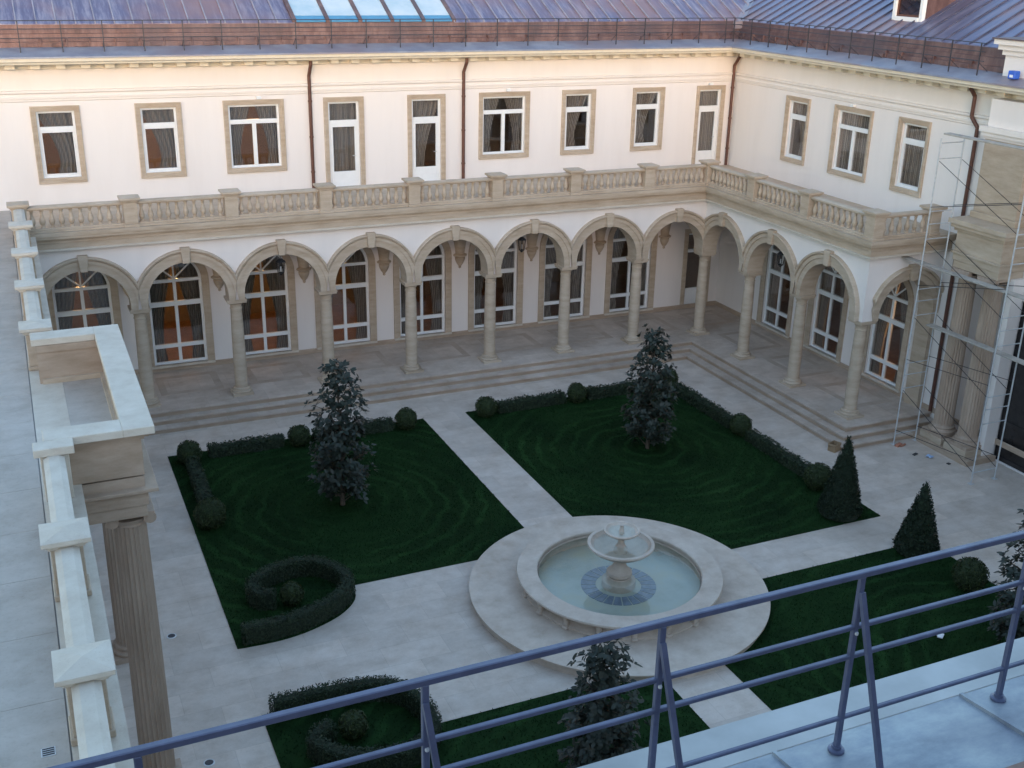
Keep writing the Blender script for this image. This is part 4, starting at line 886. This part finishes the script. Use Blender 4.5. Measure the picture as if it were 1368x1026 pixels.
def magnolia(x, y, h, wr, label, seed):
    r2 = np.random.default_rng(seed); e = empty('magnolia_tree', label, 'tree', (x, y, .02), 0, 'young magnolia trees on the lawns')
    tr = MB(); p = Vector((0, 0, -.03)); k = 9; pts = [p]
    for i in range(k): p = Vector((r2.normal(0, .025), r2.normal(0, .025), h * .95 * (i + 1) / k)); pts.append(p)
    for i in range(k): tr.tube(pts[i], pts[i + 1], .05 * (1 - i / k) + .008, 8, .05 * (1 - (i + 1) / k) + .008)
    prof = lambda t_: np.interp(t_, [0, .08, .2, .38, .5, .62, .75, .88, .96, 1], [.5, .8, .95, 1., .88, .92, .70, .50, .32, .10])
    tips = []
    nb = 84
    for i in range(nb):
        t_ = .10 + .86 * (i + r2.uniform(0, .8)) / nb; a = i * 2.399 + r2.uniform(-.4, .4); L = wr * prof(t_) * r2.uniform(.75, 1.10); zb = max(.06, h * t_ - L * .55)
        q0 = Vector((0, 0, min(zb, h * .93))); q1 = Vector((L * .55 * math.cos(a), L * .55 * math.sin(a), h * t_ - L * .12)); q2 = Vector((L * math.cos(a), L * math.sin(a), h * t_ + L * .10))
        tr.tube(q0, q1, .016, 5, .010); tr.tube(q1, q2, .010, 5, .004)
        dens = 1.0 if t_ < .6 else .75
        tips += [(q2, (q2 - q1).normalized())] + [(q0.lerp(q1, s) if s < 1 else q1.lerp(q2, s - 1), (q2 - q0).normalized()) for s in r2.uniform(.55, 1.95, int((8 if t_ < .55 else 5) * dens))]
    tips.append((Vector((0, 0, h * .99)), Vector((0, 0, 1)))); tips.append((Vector((.04, .03, h * .94)), Vector((.4, .2, 1)).normalized()))
    tr.build('trunk', 'bark', e, True)
    V = []; F = []; up = Vector((0, 0, 1))
    for (c, dr_) in tips:
        c = Vector(c) + Vector(r2.normal(0, .075, 3)); axis = (dr_ + up * .6).normalized()
        for j in range(int(r2.integers(5, 8))):
            q = Vector(r2.normal(0, 1, 3)); q = (q - axis * q.dot(axis)).normalized(); l = r2.uniform(.10, .165) * (h / 3.4) ** .5; dd = (q * 1.0 + axis * r2.uniform(-.1, .9)).normalized(); sd = dd.cross(axis).normalized(); nn = sd.cross(dd); wv = l * .24
            o = len(V); b0 = c + dd * .01; dp = nn * (-l * .10)
            V += [b0, b0 + dd * l * .35 + sd * wv + nn * .008, b0 + dd * l * .35 - sd * wv + nn * .008, b0 + dd * l * .35, b0 + dd * l * .72 + sd * wv * .8 + dp * .4, b0 + dd * l * .72 - sd * wv * .8 + dp * .4, b0 + dd * l * .72 + dp * .5, b0 + dd * l + dp]
            F += [(o, o + 1, o + 3), (o, o + 3, o + 2), (o + 3, o + 1, o + 4), (o + 3, o + 4, o + 6), (o + 2, o + 3, o + 6), (o + 2, o + 6, o + 5), (o + 6, o + 4, o + 7), (o + 5, o + 6, o + 7)]
    V = np.array([tuple(v) for v in V]); V[:, 2] = np.maximum(V[:, 2], .03)
    obj('crown', npmesh('crown', V, np.array(F), 'magnolia_leaf'), e)
magnolia(-14.05, -6.8, 3.6, .66, 'young magnolia on the lawn beside the projecting left portico', 1)
magnolia(-5.8, -6.64, 3.35, .64, 'young magnolia on the lawn in front of the arcade corner', 2)
magnolia(-12.98, -17.4, 2.7, .55, 'young magnolia on the lawn between the fountain and the metal railing', 3)
magnolia(-3.95, -17.2, 2.95, .58, 'dark young magnolia beside a ball shrub on the lawn with the smaller cone', 4)
G = 'clipped ball shrubs on the lawns'
for x, y, r, lb in ((-16.96, -3.19, .29, 'ball shrub on the lawn corner below the left portico parapet'), (-14.16, -3.14, .28, 'ball shrub on the hedge line behind the left magnolia'),
    (-11.23, -3.10, .29, 'ball shrub ending the left hedge line beside the central path'), (-17.04, -6.74, .34, 'ball shrub at the front end of the narrow side hedge'),
    (-8.9, -3.09, .29, 'ball shrub starting the right hedge line beside the central path'), (-6.04, -3.04, .28, 'ball shrub midway in the hedge line behind the right magnolia'),
    (-2.95, -2.95, .29, 'ball shrub in the lawn corner under the arcade corner, behind the magnolia'), (-2.96, -6.75, .29, 'ball shrub midway along the side hedge before the right arcade steps'),
    (-3.11, -10.21, .33, 'ball shrub next to the larger cone'), (-3.14, -15.14, .34, 'ball shrub between the smaller cone and the dark magnolia')): ball(x, y, r, lb, G)
ball(-16.13, -10.50, .23, 'ball shrub at the centre of the spiral hedge on the back left lawn', G); ball(-16.14, -14.80, .23, 'ball shrub at the centre of the spiral hedge behind the railing', G)
G = 'low box hedges edging the lawns'
for pth, lb in (([(-16.94, -3.55), (-17.0, -6.4)], 'narrow low hedge joining two ball shrubs along the left lawn edge'), ([(-16.45, -3.02), (-14.55, -2.98)], 'low hedge between the left corner ball and the ball behind the magnolia'),
    ([(-13.75, -3.0), (-11.6, -3.0)], 'low hedge behind the left magnolia ending at the path ball'), ([(-8.5, -2.96), (-6.4, -2.92)], 'low hedge from the central path ball towards the right magnolia'),
    ([(-5.65, -2.95), (-3.4, -2.9)], 'low hedge behind the right magnolia to the lawn corner'), ([(-2.92, -3.4), (-2.93, -6.35)], 'low hedge along the right steps from the corner ball'), ([(-2.93, -7.15), (-2.93, -9.75)], 'low hedge along the right steps ending near the cone')):
    hedge_path(pth, .30, .30, 'box_hedge', lb, G)
hedge_path(pa, .25, .37, 'spiral_hedge', 'box hedge curled into a spiral at the corner of the back left lawn', 'spiral hedges', dens=1700, wob=.008)
hedge_path(pd, .25, .37, 'spiral_hedge', 'box hedge curled into a spiral on the lawn beyond the metal railing', 'spiral hedges', dens=1700, wob=.008)
cone(-3.5, -11.5, .50, 2.0, 'tall clipped cone conifer at the lawn corner by the ball shrub'); cone(-3.08, -13.55, .47, 1.72, 'smaller clipped cone conifer across the narrow path from the other')

# ------------------------------------------------------------------ scaffold
sf = empty('scaffold', 'pale tubular frame scaffold with thin dark braces before the paired columns', 'scaffold', (1.0, -10.0, 0))
def S(p): return (p[0] - 1.0, p[1] + 10.0, p[2])
HT = 8.1
for (ya, xa, xb) in ((-8.78, .56, 1.30), (-11.40, .68, 1.46)):
    for x in (xa, xb):
        o = MB().tube(S((x, ya, .012)), S((x, ya, HT)), .019, 10).build('standard', 'steel_pale', sf, True)
        MB().box(x - 1.06, x - .94, ya + 9.94, ya + 10.06, .0, .012).build('foot_plate', 'steel_pale', o)
    for k in range(4):
        for dz in (.30, 1.60, 1.98): MB().tube(S((xa, ya, 2 * k + dz)), S((xb, ya, 2 * k + dz)), .013, 8).build('rung', 'steel_pale', sf, True)
for k in range(4):
    for xa, xb in ((.56, .68), (1.30, 1.46)):
        MB().tube(S((xa + .02, -8.80, 2 * k + 1.55)), S((xb + .02, -11.38, 2 * k + .30)), .0085, 6).build('brace', 'steel_black', sf)
        MB().tube(S((xa - .02, -8.80, 2 * k + .42)), S((xb - .02, -11.38, 2 * k + 1.0 if k > 1 else 2 * k + .62)), .0085, 6).build('brace', 'steel_black', sf)
for z, xo, ya, yb in ((3.22, .32, -2.2, 1.3), (4.83, 0., -2.2, 2.4), (8.12, 0., -2.2, 1.4)):
    MB().box(-.22 + xo, .0 + xo, ya, yb, z + .03, z + .07).build('plank', 'plank_wood', sf, bevel=.006)

# ------------------------------------------------------------------ lanterns, lit lamps, small things
def lantern(x, z, label):
    e = empty('lantern', label, 'lantern', (x, 0, z), 0, 'iron lanterns hanging in the arcade')
    f = MB().tube((0, 0, .22), (0, 0, .42), .008, 6).lathe([(.05, .20), (.12, .14), (.14, .12)], 6).lathe([(.085, -.19), (.05, -.22), (.02, -.26)], 6)
    for i in range(6):
        a = 2 * PI * i / 6; f.tube((.13 * math.cos(a), .13 * math.sin(a), .12), (.085 * math.cos(a), .085 * math.sin(a), -.19), .008, 5)
    f.build('frame', 'steel_black', e); MB().lathe([(.08, -.185), (.122, .115)], 6, cap=False).build('glass', 'window_glass', e); MB().lathe([(.02, -.15), (.02, -.02)], 8).build('candle', 'white_frame', e)
lantern(-13.72, 3.98, 'black iron lantern hanging in the third arch from the left terrace'); lantern(-6.5, 4.0, 'black iron lantern hanging in the sixth arch from the left terrace')
lantern(1.1, 3.9, 'black iron lantern hanging in the right arcade'); bpy.context.view_layer.update()
for o in list(bpy.data.objects):
    if o.name.startswith('lantern') and o.parent is None and abs(o.location.x - 1.1) < .01: o.location = (0.0, -3.9, 3.95)
def chandelier(x, y, z, label, power):
    e = empty('chandelier', label, 'lamp', (x, y, z), 0, 'lit lamps inside the rooms')
    f = MB().tube((0, 0, .1), (0, 0, .8), .012, 6).lathe([(.03, -.12), (.06, -.02), (.03, .1)], 10)
    for i in range(6):
        a = 2 * PI * i / 6; f.path([(0, 0, -.08), (.14 * math.cos(a), .14 * math.sin(a), -.14), (.24 * math.cos(a), .24 * math.sin(a), -.04)], .01, 5)
    f.build('arms', 'lamp_metal', e)
    for i in range(6):
        a = 2 * PI * i / 6; MB().lathe([(.012, -.04), (.024, .0), (.02, .04), (.004, .08)], 8, (.24 * math.cos(a), .24 * math.sin(a))).build('bulb', 'bulb_glow', e, True)
    l = bpy.data.lights.new('lamp_light', 'POINT'); l.energy = power; l.color = (1, .66, .34); l.shadow_soft_size = .25; lo = bpy.data.objects.new('lamp_light', l); COL.objects.link(lo); lo.parent = e; lo.location = (0, 0, .0)
for i, (x, z, p) in enumerate(((-18.6, 3.5, 6), (-15.9, 3.6, 6), (-13.3, 3.6, 6), (-10.8, 3.6, 4), (-18.5, 8.1, 13), (-15.8, 8.1, 13), (-13.5, 8.1, 13))):
    chandelier(x, 3.75, z, 'lit brass chandelier glowing behind the %s' % ['arched window nearest the left terrace', 'second arched window from the left terrace', 'third arched window from the left terrace', 'fourth arched window from the left terrace', 'upper window above the terrace corner', 'second upper window from the terrace corner', 'wide upper window beside the first downpipe'][i], p)
chandelier(3.6, -6.6, 2.6, 'lit brass chandelier glowing behind the arched window at the end of the right arcade', 7)

c = empty('carton', 'small open brown carton on the paving at the foot of the right steps', 'box', (-1.22, -8.52, 0), .35)
cb = MB(); cb.box(-.14, .14, -.11, .11, .002, .012); cb.box(-.14, -.13, -.11, .11, .012, .22); cb.box(.13, .14, -.11, .11, .012, .22); cb.box(-.13, .13, -.11, -.10, .012, .22); cb.box(-.13, .13, .10, .11, .012, .22); cb.build('body', 'carton', c)
MB().box(-.20, -.141, -.10, .10, .20, .206).build('flap', 'carton', c); MB().box(.141, .19, -.10, .10, .19, .196).build('flap', 'carton', c)
b_ = MB().box(-.11, .11, -.055, .055, 0, .06).box(-.02, .20, -.10, -.058, 0, .045); tag(b_.build('brick', 'brick_clay', None, bevel=.006, loc=(.60, -8.92, .001), rz=.3), 'broken red clay brick beside the scaffold foot', 'brick')
pv = [(-.11 + .22 * i / 4, -.08 + .16 * j / 3, .012 + random.uniform(0, .05)) for j in range(4) for i in range(5)]
pc = MB().add(pv, [(j * 5 + i, j * 5 + i + 1, j * 5 + i + 6, j * 5 + i + 5) for j in range(3) for i in range(4)]); tag(pc.build('crumpled_bag', 'blue_paper', None, loc=(.86, -9.8, 0), rz=.5), 'crumpled blue and white bag on the paving by the scaffold', 'bag')
for (x, y, s_, lb) in ((.62, -9.52, .10, 'flat dark scrap on the paving beside the crumpled bag'), (1.02, -10.3, .05, 'tiny dark scrap on the paving near the column plinth')):
    tag(MB().prism([(-s_, -.03), (s_ * .8, -.05), (s_, .03), (-s_ * .6, .05)], .002, .02).build('scrap', 'rubble', None, loc=(x, y, 0), rz=.4), lb, 'scrap')
bb = tag(MB().box(-.09, .09, -.11, .11, 0, .19).build('blue_bucket', 'blue_plastic', None, bevel=.02, loc=(1.93, -9.36, 9.512)), 'small blue plastic container on the eave against the attic block', 'container')
MB().box(-.095, -.091, -.06, .04, .04, .10).build('sticker', 'white_paper', bb)
for (x, y, lb) in ((-18.47, -10.74, 'round in-ground light by the farther fluted column'), (-18.43, -14.55, 'round in-ground light by the nearer fluted column')):
    e = empty('ground_light', lb, 'light', (x, y, 0), 0, 'round lights set in the paving'); MB().lathe([(.09, .0005), (.09, .008), (.07, .010)], 24).build('ring', 'steel_pale', e); MB().lathe([(.068, .0105), (.05, .014)], 24).build('lens', 'rail_dark', e)
tag(MB().box(-.08, .08, -.05, .05, 0, .02).box(-.02, .05, .05, .11, 0, .015).build('paper_scrap', 'white_paper', None, loc=(-5.0, -16.32, .06), rz=.6), 'white paper scrap lying on the grass near the dark magnolia', 'scrap')
